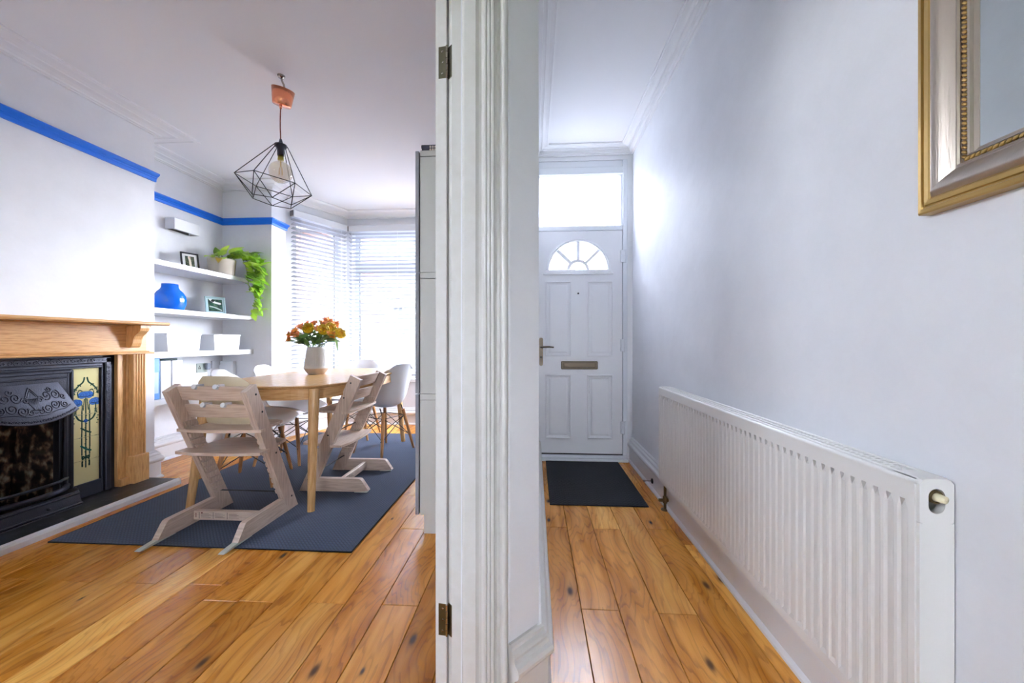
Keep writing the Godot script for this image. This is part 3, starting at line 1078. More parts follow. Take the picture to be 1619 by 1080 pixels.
func build_radiator() -> void:
	var t := thing("radiator", "long white ribbed panel radiator on the hall wall", "radiator")
	var z0 := -2.499
	var z1 := -0.849
	var xf := 0.80
	var y0 := 0.177
	var y1 := 0.770
	var n := 50
	var p := (z1 - z0 - 0.02) / n
	var b := MB.new()
	var o := Vector3(-1, 0, 0)
	var q := func(za: float, zb: float, ya: float, yb: float, x: float) -> void:
		b.quad_to(Vector3(x, ya, za), Vector3(x, ya, zb), Vector3(x, yb, zb), Vector3(x, yb, za), o)
	var ga := y0 + 0.030
	var gb := y1 - 0.040
	var dep := 0.0036
	q.call(z0, z0 + 0.01, y0, y1, xf)
	q.call(z1 - 0.01, z1, y0, y1, xf)
	for k in n:
		var a := z0 + 0.01 + p * k
		var e := a + p
		var g0 := a + p * 0.12
		var g1 := e - p * 0.12
		var f0 := g0 + 0.0062
		var f1 := g1 - 0.0062
		q.call(a, g0, y0, y1, xf)
		q.call(g1, e, y0, y1, xf)
		q.call(g0, g1, y0, ga, xf)
		q.call(g0, g1, gb, y1, xf)
		var gt := gb - 0.020                           # below the top end the channel dips into a pocket
		var dp := 0.0115
		q.call(f0, f1, ga + 0.012, gt, xf + dep)
		b.quad_to(Vector3(xf + dep, gt, f0), Vector3(xf + dep, gt, f1), Vector3(xf + dp, gb - 0.004, f1), Vector3(xf + dp, gb - 0.004, f0), o)
		b.quad_to(Vector3(xf, gb, f0), Vector3(xf, gb, f1), Vector3(xf + dp, gb - 0.004, f1), Vector3(xf + dp, gb - 0.004, f0), Vector3(-0.2, -1, 0))
		for e2 in [[g0, f0, 1.0], [g1, f1, -1.0]]:
			var side := Vector3(-1, 0, e2[2])
			b.quad_to(Vector3(xf, ga, e2[0]), Vector3(xf, gt, e2[0]), Vector3(xf + dep, gt, e2[1]), Vector3(xf + dep, ga + 0.012, e2[1]), side)
			b.tri_to(Vector3(xf, gt, e2[0]), Vector3(xf, gb, e2[1]), Vector3(xf + dep, gt, e2[1]), side)
			b.tri_to(Vector3(xf, gb, e2[1]), Vector3(xf + dp, gb - 0.004, e2[1]), Vector3(xf + dep, gt, e2[1]), side)
			b.tri_to(Vector3(xf, gt, e2[0]), Vector3(xf, gb, e2[0]), Vector3(xf, gb, e2[1]), o)
		b.quad_to(Vector3(xf, ga, g0), Vector3(xf, ga, g1), Vector3(xf + dep, ga + 0.012, f1), Vector3(xf + dep, ga + 0.012, f0), Vector3(-1, 1, 0))
	# rolled edges along top and bottom, and the plain back
	var pts := []
	for k in 7:
		var a := PI / 2 * k / 6.0
		pts.append(Vector3(xf + 0.008 * (1 - cos(a)), y1 + 0.008 * sin(a), 0))
	for k in 6:
		b.quad_to(pts[k] + Vector3(0, 0, z0), pts[k] + Vector3(0, 0, z1), pts[k + 1] + Vector3(0, 0, z1), pts[k + 1] + Vector3(0, 0, z0), Vector3(-1, 1, 0), 1)
	b.quad_to(Vector3(xf + 0.008, y1 + 0.008, z0), Vector3(xf + 0.008, y1 + 0.008, z1), Vector3(xf + 0.012, y1 + 0.004, z1), Vector3(xf + 0.012, y1 + 0.004, z0), Vector3(0, 1, 0))
	b.quad_to(Vector3(xf, y0, z0), Vector3(xf, y0, z1), Vector3(xf + 0.012, y0 - 0.004, z1), Vector3(xf + 0.012, y0 - 0.004, z0), Vector3(0, -1, 0))
	b.quad_to(Vector3(xf + 0.012, y0 - 0.004, z0), Vector3(xf + 0.012, y0 - 0.004, z1), Vector3(xf + 0.012, y1 + 0.004, z1), Vector3(xf + 0.012, y1 + 0.004, z0), Vector3(1, 0, 0))
	for zz in [z0, z1]:
		b.quad_to(Vector3(xf, y0, zz), Vector3(xf + 0.012, y0 - 0.004, zz), Vector3(xf + 0.012, y1 + 0.004, zz), Vector3(xf, y1, zz), Vector3(0, 0, -1 if zz == z0 else 1))
	put(b, "front_panel", M.rad, t)
	b = MB.new()
	b.bx(0.856, 0.866, y0 + 0.004, y1 - 0.004, z0 + 0.01, z1 - 0.01, 0.002)
	put(b, "rear_panel", M.rad, t)
	b = MB.new()
	for k in 62:
		var z := z0 + 0.03 + k * 0.0259
		b.bx(0.816, 0.852, y0 + 0.03, y1 - 0.03, z, z + 0.0012)
	put(b, "convector_fins", M.rad, t)
	# pierced top cover
	b = MB.new()
	b.bx(0.813, 0.822, y1 + 0.001, y1 + 0.011, z0, z1 - 0.004, 0.0015)
	b.bx(0.839, 0.845, y1 + 0.001, y1 + 0.010, z0 + 0.01, z1 - 0.05, 0.0015)
	b.bx(0.862, 0.871, y1 + 0.001, y1 + 0.011, z0, z1 - 0.004, 0.0015)
	b.bx(0.813, 0.871, y1 + 0.001, y1 + 0.0105, z1 - 0.06, z1 - 0.004, 0.0015)
	b.bx(0.813, 0.871, y1 + 0.001, y1 + 0.0105, z0, z0 + 0.03, 0.0015)
	var bars := 96
	for k in bars:
		var z := z0 + 0.03 + (z1 - z0 - 0.09) * k / bars
		b.bx(0.820, 0.864, y1 + 0.003, y1 + 0.0095, z, z + 0.0055)
	put(b, "top_grille", M.rad, t)
	# end covers; the near one has the slot for the bleed valve
	b = MB.new()
	b.bx(0.803, 0.872, y0, y1 + 0.006, z0 - 0.008, z0, 0.002)
	put(b, "end_cover", M.rad, t)
	b = MB.new()
	var ze := z1 + 0.007
	b.bx(0.8035, 0.872, y0 - 0.002, 0.690, z1 - 0.0, ze, 0.0)
	var c := Vector2(0.8375, 0.7365)
	var outer := []
	var inner := []
	var steps := 48
	for k in steps:
		var a := TAU * k / steps
		inner.append(c + Vector2(0.0165 * cos(a), 0.0165 * sin(a) + (0.0095 if sin(a) >= 0 else -0.0095)))
		var dir := Vector2(cos(a), sin(a))
		var s := minf(0.034 / maxf(absf(dir.x), 1e-4), 0.0465 / maxf(absf(dir.y), 1e-4))
		var e := c + dir * s
		e = Vector2(clampf(e.x, 0.8035, 0.872), clampf(e.y, 0.690, 0.783))
		if e.y > 0.772:                               # rounded shoulders
			var far := maxf(0.0, absf(e.x - 0.8375) - 0.024)
			e.y -= far * 0.9
		outer.append(e)
	for k in steps:
		var i := (k + 1) % steps
		var v3 := func(w: Vector2, z: float) -> Vector3: return Vector3(w.x, w.y, z)
		b.quad_to(v3.call(inner[k], ze), v3.call(outer[k], ze), v3.call(outer[i], ze), v3.call(inner[i], ze), Vector3(0, 0, 1))
		b.quad_to(v3.call(inner[k], ze), v3.call(inner[i], ze), v3.call(inner[i], z1 - 0.01), v3.call(inner[k], z1 - 0.01), Vector3(c.x - inner[k].x, c.y - inner[k].y, 0))
		b.quad_to(v3.call(outer[k], ze), v3.call(outer[i], ze), v3.call(outer[i], z1 - 0.006), v3.call(outer[k], z1 - 0.006), Vector3(outer[k].x - c.x, outer[k].y - c.y, 0))
	put(b, "end_cover", M.rad, t)
	b = MB.new()
	b.bx(0.815, 0.862, 0.69, 0.765, z1 - 0.05, z1 - 0.03)
	put(b, "valve_recess", std(rgb(118, 122, 124), 0.5), t)
	b = MB.new()
	b.lathe([Vector2(0.009, -0.03), Vector2(0.0145, -0.03), Vector2(0.0145, 0.006), Vector2(0.012, 0.009), Vector2(0.009, 0.006)], 24, Transform3D(Basis(Vector3.RIGHT, PI / 2), Vector3(0.8375, 0.7445, z1)))
	put(b, "valve_collar", M.old_brass, t)
	b = MB.new()
	var dirv := Vector3(0.30, -0.10, 1.0).normalized()
	var c0 := Vector3(0.836, 0.7455, z1 - 0.01)
	b.tube([c0, c0 + dirv * 0.014, c0 + dirv * 0.016, c0 + dirv * 0.030, c0 + dirv * 0.0302, c0 + dirv * 0.026], [0.0105, 0.0105, 0.009, 0.0075, 0.0045, 0.0042], 16)
	put(b, "bleed_plug", M.cream, t)
	# tail pipe and lock-shield at the far end
	b = MB.new()
	b.tube([Vector3(0.828, 0.0, z0 + 0.035), Vector3(0.828, 0.19, z0 + 0.035)], 0.0085, 12)
	put(b, "pipe", M.old_brass, t)
	b = MB.new()
	b.tube([Vector3(0.828, 0.045, z0 + 0.035), Vector3(0.828, 0.085, z0 + 0.035)], [0.014, 0.014], 12)
	b.tube([Vector3(0.85, 0.062, z0 + 0.035), Vector3(0.79, 0.062, z0 + 0.035)], [0.011, 0.010], 12)
	put(b, "valve", M.old_brass, t)
	b = MB.new()
	b.lathe([Vector2(0.008, 0), Vector2(0.026, 0), Vector2(0.024, 0.006), Vector2(0.009, 0.008)], 18, Transform3D(Basis(), Vector3(0.828, 0.0, z0 + 0.035)))
	put(b, "pipe_collar", M.old_brass, t)
	var s := thing("door_stop", "small black and chrome door stop fixed to the skirting", "door stop", Vector3(0.846, 0.068, -2.78))
	b = MB.new()
	b.lathe([Vector2(0, 0), Vector2(0.019, 0), Vector2(0.017, 0.007), Vector2(0, 0.008)], 18, Transform3D(Basis(Vector3.BACK, PI / 2), Vector3.ZERO))
	put(b, "base", M.dark, s)
	b = MB.new()
	b.tube([Vector3(0, 0, 0), Vector3(-0.05, 0, 0), Vector3(-0.052, 0, 0), Vector3(-0.065, 0, 0)], [0.0035, 0.0035, 0.007, 0.007], 10)
	put(b, "peg", M.chrome, s)


func build_mirror() -> void:
	var t := thing("wall_mirror", "mirror in a champagne and gold frame with a rope bead", "mirror", Vector3(RX, 0, 0))
	var z0 := -0.892
	var z1 := -0.16
	var y0 := 1.348
	var y1 := 2.38
	var on_wall := Transform3D(Basis(Vector3(0, 0, 1), Vector3(-1, 0, 0), Vector3(0, -1, 0)), Vector3.ZERO)
	var ring := func(prof: Array, m: Material, called: String) -> void:
		var b := MB.new()
		b.xf = on_wall
		b.sweep([Vector2(z0, -y0), Vector2(z1, -y0), Vector2(z1, -y1), Vector2(z0, -y1)], prof, 1.0, true)
		put(b, called, m, t)
	var gold := std(rgb(196, 164, 102), 0.3, 0.9)
	var silver := std(rgb(196, 184, 172), 0.3, 0.85)
	silver.heightmap_enabled = true
	silver.heightmap_texture = noise_tex(71, 0.05, [], 256, 256, 3)
	silver.heightmap_scale = 0.03
	silver.uv1_triplanar = true
	silver.uv1_scale = Vector3(20, 2, 20)
	ring.call([Vector2(0, 0.0), Vector2(0, 0.026), Vector2(0.003, 0.030), Vector2(0.010, 0.031), Vector2(0.012, 0.027), Vector2(0.015, 0.027), Vector2(0.017, 0.031), Vector2(0.026, 0.032), Vector2(0.029, 0.029), Vector2(0.031, 0.029), Vector2(0.032, 0.0)], gold, "outer_moulding")
	var sc := [Vector2(0.030, 0.0), Vector2(0.030, 0.029)]
	for k in 9:
		var a := k / 8.0
		sc.append(Vector2(0.031 + 0.010 * a, 0.030 + 0.010 * sin(a * PI * 0.5)))
	for k in range(1, 9):
		var a := k / 8.0
		sc.append(Vector2(0.041 + 0.031 * a, 0.040 - 0.016 * (1 - cos(a * PI * 0.5))))
	sc.append_array([Vector2(0.076, 0.024), Vector2(0.077, 0.0)])
	ring.call(sc, silver, "frame_scoop")
	ring.call([Vector2(0.074, 0.0), Vector2(0.074, 0.025), Vector2(0.077, 0.027), Vector2(0.079, 0.023), Vector2(0.079, 0.018), Vector2(0.090, 0.018), Vector2(0.090, 0.021), Vector2(0.093, 0.02), Vector2(0.094, 0.013), Vector2(0.101, 0.011), Vector2(0.102, 0.004), Vector2(0.102, 0.0)], silver, "inner_moulding")
	var b := MB.new()
	b.xf = on_wall
	var i := 0.0845
	var cor := [Vector2(z0 + i, y0 + i), Vector2(z1 - i, y0 + i), Vector2(z1 - i, y1 - i), Vector2(z0 + i, y1 - i)]
	for k in 4:
		var a: Vector2 = cor[k]
		var e: Vector2 = cor[(k + 1) % 4]
		var n := int(a.distance_to(e) / 0.0095)
		var dir := (e - a).normalized()
		for j in n:
			var p := a.lerp(e, (j + 0.5) / n)
			var ax := dir.rotated(0.75)
			var x := Vector3(ax.x, 0, -ax.y)
			b.ball(Vector3(p.x, 0.0195, -p.y), Vector3(0.0064, 0.0045, 0.0036), 7, 4, 3, Basis(x, Vector3.UP, x.cross(Vector3.UP)))
	put(b, "rope_bead", gold, t)
	b = MB.new()
	b.bx(-0.010, -0.004, y0 + 0.095, y1 - 0.095, z0 + 0.095, z1 - 0.095)
	put(b, "mirror_glass", std(rgb(226, 232, 230), 0.02, 1.0), t)


func build_cabinet() -> void:
	var t := thing("tall_cabinet", "tall pale grey cabinet standing against the partition", "cabinet", Vector3(0, 0, -2.072))
	var grey := std(rgb(206, 206, 202), 0.45)
	var front := std(rgb(150, 152, 158), 0.35)
	var b := MB.new()
	b.bx(-0.615, -0.12, 0.0, 0.106, -1.2, -0.012)
	put(b, "plinth", grey, t)
	var ys := [[0.106, 0.779], [0.779, 1.453], [1.453, 2.13]]
	for q: Array in ys:
		b = MB.new()
		b.bx(-0.634, -0.115, q[0] + 0.0015, q[1] - 0.034, -1.2, -0.002, 0.001)
		b.bx(-0.634, -0.115, q[1] - 0.032, q[1] - 0.0005, -1.2, 0.0, 0.001)
		put(b, "carcass", grey, t)
		b = MB.new()
		b.bx(-0.660, -0.640, q[0] + 0.003, q[1] - 0.003, -0.6, 0.001, 0.0015)
		put(b, "cabinet_door", front, t)
		b = MB.new()
		b.bx(-0.660, -0.640, q[0] + 0.003, q[1] - 0.003, -1.2, -0.604, 0.0015)
		put(b, "cabinet_door", front, t)
	var g := thing("game_box", "dark navy flat box with pale lettering lying on the tall cabinet", "box", Vector3(-0.48, 2.13, -2.24))
	b = MB.new()
	b.box(Vector3(0, 0.02, 0), Vector3(0.30, 0.036, 0.30), 0.002)
	put(b, "box", std(rgb(44, 44, 62), 0.4), g)
	b = MB.new()
	b.box(Vector3(0, 0.029, 0), Vector3(0.304, 0.020, 0.304), 0.002)
	put(b, "lid", std(rgb(50, 50, 70), 0.4), g)
	for y in [0.0275, 0.0115]:
		b = MB.new()
		for k in 7:
			b.bx(-0.105 + 0.014 * k, -0.105 + 0.014 * k + 0.010, y - 0.006, y + 0.006, 0.1495, 0.1535, 0.001)
		put(b, "lettering", std(rgb(226, 212, 200), 0.6), g)
	g = thing("booklet", "thin white booklet lying on the navy box on the cabinet", "booklet", Vector3(-0.46, 2.170, -2.25))
	b = MB.new()
	b.box(Vector3(0, 0.004, 0), Vector3(0.24, 0.008, 0.26), 0.001)
	put(b, "cover", M.plastic, g)


func build_rugs() -> void:
	var weave := Image.create(64, 64, false, Image.FORMAT_RGB8)
	var relief := Image.create(64, 64, false, Image.FORMAT_RGB8)
	var r := RandomNumberGenerator.new()
	r.seed = 5
	for y in 64:
		for x in 64:
			var row_n := y / 8
			var shift := 8 if row_n % 2 else 0
			var fx := absf(fposmod(float(x + shift), 16.0) - 7.5) / 8.0
			var fy := absf(fposmod(float(y), 8.0) - 3.5) / 4.0
			var hgt := clampf(1.0 - fx * fx * 0.9, 0.0, 1.0) * (1.0 - fy * fy * 0.7)
			relief.set_pixel(x, y, Color(hgt, hgt, hgt))
			var n := r.randf_range(-0.03, 0.03)
			var c := rgb(28, 39, 58).lerp(rgb(52, 72, 104), hgt)
			weave.set_pixel(x, y, Color(c.r + n, c.g + n, c.b + n))
	var m := std(Color(1, 1, 1), 0.85)
	m.albedo_texture = ImageTexture.create_from_image(weave)
	m.heightmap_enabled = true
	m.heightmap_texture = ImageTexture.create_from_image(relief)
	m.heightmap_scale = 0.25
	m.uv1_scale = Vector3(13, 13, 1)
	m.rim_enabled = true
	m.rim = 0.25
	var t := thing("dining_rug", "dark navy flat-woven rug under the dining table", "rug")
	var b := MB.new()
	b.bx(-2.578, -0.925, 0.0005, 0.0075, -4.30, -1.868, 0.002)
	put(b, "weave", m, t)
	var edge_m := std(rgb(20, 22, 28), 0.8)
	b = MB.new()
	b.tube([Vector3(-2.578, 0.0045, -1.868), Vector3(-0.925, 0.0045, -1.868), Vector3(-0.925, 0.0045, -4.30), Vector3(-2.578, 0.0045, -4.30)], 0.0045, 6, true)
	put(b, "binding", edge_m, t)
	var mm := std(rgb(27, 29, 36), 0.9)
	mm.heightmap_enabled = true
	mm.heightmap_texture = m.heightmap_texture
	mm.heightmap_scale = 0.3
	mm.uv1_scale = Vector3(8, 8, 1)
	t = thing("doormat", "black ribbed doormat in front of the front door", "doormat")
	b = MB.new()
	b.bx(0.10, 0.737, 0.0005, 0.0085, -3.395, -2.49, 0.003)
	put(b, "mat", mm, t)


func ellipse(a: float, c: float, n: float, steps: int) -> Array:
	var out := []
	for k in steps:
		var t := TAU * k / steps
		out.append(Vector2(a * signf(cos(t)) * pow(absf(cos(t)), 2.0 / n), c * signf(sin(t)) * pow(absf(sin(t)), 2.0 / n)))
	return out


func build_table() -> void:
	var at := Vector3(-1.795, 0, -3.13)
	var t := thing("dining_table", "oval light oak dining table with rounded splayed legs", "table", at)
	var b := MB.new()
	var o := ellipse(0.485, 0.83, 4.2, 96)
	var top := 0.785
	var lev := [[0.964, top - 0.024], [0.984, top - 0.018], [0.997, top - 0.009], [1.0, top - 0.005], [0.998, top - 0.0015], [0.994, top]]
	for k in lev.size() - 1:
		for i in o.size():
			var p: Vector2 = o[i]
			var q: Vector2 = o[(i + 1) % o.size()]
			var f := func(w: Vector2, l: Array) -> Vector3: return Vector3(w.x * l[0], l[1], w.y * l[0])
			b.quad_to(f.call(p, lev[k]), f.call(q, lev[k]), f.call(q, lev[k + 1]), f.call(p, lev[k + 1]), Vector3(p.x, 0.0, p.y), 1)
	for i in o.size():
		var p: Vector2 = o[i]
		var q: Vector2 = o[(i + 1) % o.size()]
		b.tri_to(Vector3(0, top, 0), Vector3(p.x * 0.994, top, p.y * 0.994), Vector3(q.x * 0.994, top, q.y * 0.994), Vector3.UP)
		b.tri_to(Vector3(0, top - 0.024, 0), Vector3(p.x * 0.964, top - 0.024, p.y * 0.964), Vector3(q.x * 0.964, top - 0.024, q.y * 0.964), Vector3.DOWN)
	b.grain = 2
	put(b, "table_top", M.table, t)
	b = MB.new()
	var path := []
	for p: Vector2 in ellipse(0.452, 0.785, 4.2, 72):
		path.append(p)
	b.sweep(path, [Vector2(0, 0.693), Vector2(0.02, 0.693), Vector2(0.02, 0.762), Vector2(0, 0.762)], 1.0, true)
	b.grain = 2
	put(b, "apron", M.table, t)
	for sx in [-1.0, 1.0]:
		for sz in [-1.0, 1.0]:
			b = MB.new()
			var foot := Vector3(sx * 0.40, 0.0075, sz * 0.835)
			var head := Vector3(sx * 0.365, 0.762, sz * 0.742)
			var ps := []
			var rs := []
			for k in 8:
				var a := k / 7.0
				ps.append(foot.lerp(head, a))
				rs.append(lerpf(0.0215, 0.034, a))
			b.tube(ps, rs, 14)
			put(b, "leg", M.table, t)


func spiral(c: Vector2, r: float, turns: float, start: float, dir: float) -> Array:
	var out := []
	var n := int(18 * turns)
	for k in n + 1:
		var t := float(k) / n
		var a := start + dir * TAU * turns * t
		out.append(c + Vector2(cos(a), sin(a)) * r * (1.0 - 0.82 * t))
	return out


func tile_print() -> ImageTexture:
	var im := Image.create(160, 800, false, Image.FORMAT_RGB8)
	im.fill(rgb(232, 222, 164))
	var green := rgb(26, 62, 48)
	var teal := rgb(20, 88, 78)
	var blue := rgb(52, 104, 186)
	var navy := rgb(30, 46, 96)
	var mir := func(pts: Array, r: float, c: Color) -> void:
		stroke(im, pts, r, c)
		var o := []
		for p: Vector2 in pts:
			o.append(Vector2(160 - p.x, p.y))
		stroke(im, o, r, c)
	# three upright stems, crossed by two ribbons
	stroke(im, [Vector2(80, 210), Vector2(80, 690)], 4.0, green, false)
	for k in 12:
		disc(im, 80 + (5 if k % 2 else -5), 330 + k * 28, 2.6, green)
	mir.call([Vector2(58, 300), Vector2(58, 600), Vector2(66, 612), Vector2(80, 622)], 4.0, green)
	mir.call([Vector2(80, 622), Vector2(62, 634), Vector2(60, 680)], 4.6, green)
	stroke(im, [Vector2(52, 452), Vector2(74, 440), Vector2(106, 414)], 5.0, green)
	stroke(im, [Vector2(52, 578), Vector2(74, 566), Vector2(106, 538)], 5.5, teal)
	mir.call([Vector2(58, 300), Vector2(60, 262), Vector2(52, 240), Vector2(48, 225)], 3.2, green)
	mir.call([Vector2(66, 290), Vector2(70, 240), Vector2(72, 215)], 2.8, green)
	# flower heads
	for q in [[80, 182, 40, 24], [24, 234, 26, 24], [136, 234, 26, 24]]:
		for i in 3:
			var x: float = q[0] + (i - 1) * q[2] * 0.5
			for r in 4:
				disc(im, x, q[1] + (4 if i != 1 else 0), q[3] - r * 6, blue if r % 2 == 0 else rgb(74, 128, 206))
		stroke(im, [Vector2(q[0] - q[2], q[1] + 10), Vector2(q[0], q[1] + 15), Vector2(q[0] + q[2], q[1] + 10)], 2.0, navy)
	# arched leaves above
	mir.call([Vector2(72, 66), Vector2(64, 96), Vector2(38, 122), Vector2(18, 150), Vector2(10, 180)], 4.8, green)
	mir.call([Vector2(62, 160), Vector2(44, 150), Vector2(34, 172), Vector2(38, 200)], 3.0, green)
	for q in [[46, 112], [24, 138], [14, 166]]:
		mir.call([Vector2(q[0], q[1]), Vector2(q[0] - 12, q[1] + 2)], 3.0, green)
		mir.call([Vector2(q[0], q[1]), Vector2(q[0] + 6, q[1] + 12)], 2.6, green)
	mir.call([Vector2(22, 250), Vector2(22, 300), Vector2(18, 318)], 3.4, green)
	for k in 3:
		mir.call([Vector2(14, 288 + k * 12), Vector2(22, 296 + k * 12), Vector2(30, 288 + k * 12)], 2.0, green)
	# swag with a small flower
	mir.call([Vector2(26, 325), Vector2(40, 352), Vector2(62, 366), Vector2(80, 370)], 5.0, green)
	for r in 3:
		disc(im, 80, 366, 12 - r * 3.5, blue if r % 2 == 0 else navy)
	for k in 4:
		for x in [12.0, 148.0]:
			disc(im, x + (3 if k % 2 else -3), 340 + k * 17, 4.0, green)
	return ImageTexture.create_from_image(im)


func build_fireplace() -> void:
	var zc := -2.03
	# hearth
	var h := thing("hearth", "dark slate hearth with a white painted edge", "hearth", Vector3(BX, 0, zc))
	var b := MB.new()
	b.bx(0.0005, 0.292, 0.0003, 0.043, -0.672, 0.672, 0.003)
	put(b, "slate", M.slate, h)
	b = MB.new()
	b.prism(PackedVector2Array([Vector2(0.292, 0.0), Vector2(0.318, 0.0), Vector2(0.318, 0.028), Vector2(0.311, 0.039), Vector2(0.30, 0.045), Vector2(0.292, 0.045)]), Transform3D(Basis(), Vector3.ZERO), 1.344)
	put(b, "edging", M.white, h)
	# oak mantelpiece
	var t := thing("mantelpiece", "oak mantelpiece with fluted pilasters and carved brackets", "mantelpiece", Vector3(BX, 0.043, zc))
	var y := -0.043
	for sg in [-1.0, 1.0]:
		b = MB.new()
		b.bx(0.0, 0.035, 0.0, 0.98 + y, sg * 0.478, sg * 0.66, 0.002)
		b.bx(0.03, 0.045, 0.0, 0.98 + y, sg * 0.532, sg * 0.655, 0.003)
		put(b, "jamb_board", M.oak, t)
		b = MB.new()
		var pl := PackedVector2Array([Vector2(0.545, 0.04), Vector2(0.545, 0.075), Vector2(0.551, 0.079)])
		for k in 4:
			var c := 0.5625 + 0.0183 * k
			for i in 7:
				var a := PI + PI * i / 6.0
				pl.append(Vector2(c + 0.0068 * cos(a), 0.079 + 0.0068 * sin(a)))
		pl.append_array([Vector2(0.630, 0.079), Vector2(0.636, 0.075), Vector2(0.636, 0.04)])
		b.prism(pl, Transform3D(Basis(Vector3(0, 0, sg), Vector3(1, 0, 0), Vector3(0, 1, 0)), Vector3(0, 0.61 + y, 0)), 0.74)
		put(b, "pilaster", M.oak, t)
		b = MB.new()
		b.bx(0.0, 0.094, 0.0, 0.242 + y, sg * 0.536, sg * 0.646, 0.004)
		b.bx(0.0, 0.06, 0.0, 0.05, sg * 0.478, sg * 0.54, 0.002)
		put(b, "plinth_block", M.oak, t)
		b = MB.new()                                  # bracket: a scrolled side profile
		var br := PackedVector2Array([Vector2(0.05, 1.186 + y), Vector2(0.165, 1.186 + y), Vector2(0.166, 1.165 + y), Vector2(0.160, 1.145 + y), Vector2(0.140, 1.128 + y), Vector2(0.118, 1.108 + y), Vector2(0.108, 1.085 + y), Vector2(0.104, 1.058 + y), Vector2(0.096, 1.036 + y), Vector2(0.082, 1.026 + y), Vector2(0.066, 1.028 + y), Vector2(0.05, 1.038 + y)])
		b.prism(br, Transform3D(Basis(), Vector3(0, 0, sg * 0.548)), 0.062)
		put(b, "bracket", M.oak, t)
	b = MB.new()
	b.bx(0.0, 0.052, 0.985 + y, 1.186 + y, -0.665, 0.665, 0.002)
	b.grain = 2
	put(b, "frieze", M.oak, t)
	b = MB.new()
	b.bx(0.0, 0.098, 0.978 + y, 0.992 + y, -0.685, 0.685, 0.005)
	b.bx(0.0, 0.07, 0.992 + y, 1.002 + y, -0.672, 0.672, 0.004)
	b.grain = 2
	put(b, "necking", M.oak, t)
	b = MB.new()
	b.bx(0.0, 0.205, 1.190 + y, 1.212 + y, -0.705, 0.705, 0.008)
	b.bx(0.0, 0.075, 1.178 + y, 1.190 + y, -0.68, 0.68, 0.004)
	b.grain = 2
	put(b, "mantel_shelf", M.oak, t)
	# cast iron insert
	var f := thing("fireplace_insert", "black cast iron fireplace insert with tiled sides and ornate hood", "fireplace", Vector3(BX, 0.043, zc))
	b = MB.new()                                      # stepped outer frame
	for sg in [-1.0, 1.0]:
		b.bx(-0.02, 0.012, 0.0, 0.94, sg * 0.398, sg * 0.478, 0.003)
		b.bx(0.008, 0.026, 0.0, 0.92, sg * 0.412, sg * 0.446, 0.005)
		b.bx(-0.02, 0.016, 0.0, 0.852, sg * 0.394, sg * 0.404, 0.003)
	b.bx(-0.02, 0.012, 0.862, 0.94, -0.478, 0.478, 0.003)
	b.bx(0.008, 0.026, 0.880, 0.922, -0.446, 0.446, 0.005)
	b.bx(-0.02, 0.016, 0.850, 0.862, -0.404, 0.404, 0.003)
	b.bx(-0.02, 0.014, 0.0, 0.092, -0.404, -0.23, 0.003)
	b.bx(-0.02, 0.014, 0.0, 0.092, 0.23, 0.404, 0.003)
	put(b, "outer_frame", M.iron, f)
	b = MB.new()                                      # running scrolls on the frame
	for k in 26:
		var c := -0.34 + k * 0.0272
		var pts := []
		for p: Vector2 in spiral(Vector2(c, 0.901), 0.0145, 1.1, 0.5 * PI, 1.0 if k % 2 else -1.0):
			pts.append(Vector3(0.026, p.y, p.x))
		b.tube(pts, 0.0028, 5)
	for sg in [-1.0, 1.0]:
		for k in 20:
			var pts := []
			for p: Vector2 in spiral(Vector2(sg * 0.429, 0.42 + k * 0.0225), 0.011, 1.0, 0.0, 1.0 if k % 2 else -1.0):
				pts.append(Vector3(0.026, p.y, p.x))
			b.tube(pts, 0.0024, 5)
		for k in 3:
			b.ball(Vector3(0.026, 0.901, sg * (0.372 + 0.022 * k)), Vector3(0.003, 0.003, 0.003), 8, 5)
	put(b, "frame_ornament", M.iron, f)
	var glaze := std(Color(1, 1, 1), 0.12)
	glaze.albedo_texture = tile_print()
	for sg in [-1.0, 1.0]:
		for k in 5:
			b = MB.new()
			b.box(Vector3.ZERO, Vector3(0.012, 0.1512, 0.1565), 0.0012)
			b.grain = 1
			b.uvs = Vector2(1.0 / 0.158, -1.0 / 0.76)
			b.uvo = Vector2(0.5, (k + 0.5) / 5.0)
			var o := put(b, "tile", glaze, f)
			o.position = Vector3(-0.004, 0.850 - 0.152 * (k + 0.5), sg * 0.3135)
	# inner casting: side columns, head and hood
	b = MB.new()
	for sg in [-1.0, 1.0]:
		b.bx(-0.05, 0.012, 0.06, 0.852, sg * 0.205, sg * 0.235, 0.003)
		b.bx(-0.05, 0.020, 0.06, 0.845, sg * 0.222, sg * 0.237, 0.004)
		b.bx(-0.05, 0.004, 0.06, 0.60, sg * 0.172, sg * 0.208, 0.003)
		b.tube([Vector3(0.012, 0.10, sg * 0.196), Vector3(0.012, 0.60, sg * 0.196)], 0.011, 10)
		for yy in [0.10, 0.115, 0.585, 0.60, 0.615]:
			b.tube([Vector3(0.012, yy - 0.004, sg * 0.196), Vector3(0.012, yy + 0.004, sg * 0.196)], 0.019, 12)
	b.bx(-0.05, 0.010, 0.60, 0.852, -0.21, 0.21, 0.003)
	b.bx(0.0, 0.022, 0.826, 0.848, -0.225, 0.225, 0.005)
	b.bx(0.0, 0.018, 0.796, 0.808, -0.205, 0.205, 0.004)
	put(b, "inner_frame", M.iron, f)
	var hood := func(u: float, v: float) -> Vector3:  # u across -1..1, v from the lip up
		var w := lerpf(0.212, 0.150, pow(v, 0.8))
		var lip := 0.602 - 0.052 * (1.0 - u * u)
		var yy := lerpf(lip, 0.775, v)
		var out := lerpf(0.105, 0.020, pow(v, 1.25)) * (1.0 - 0.30 * u * u) + 0.006
		return Vector3(out, yy, u * w)
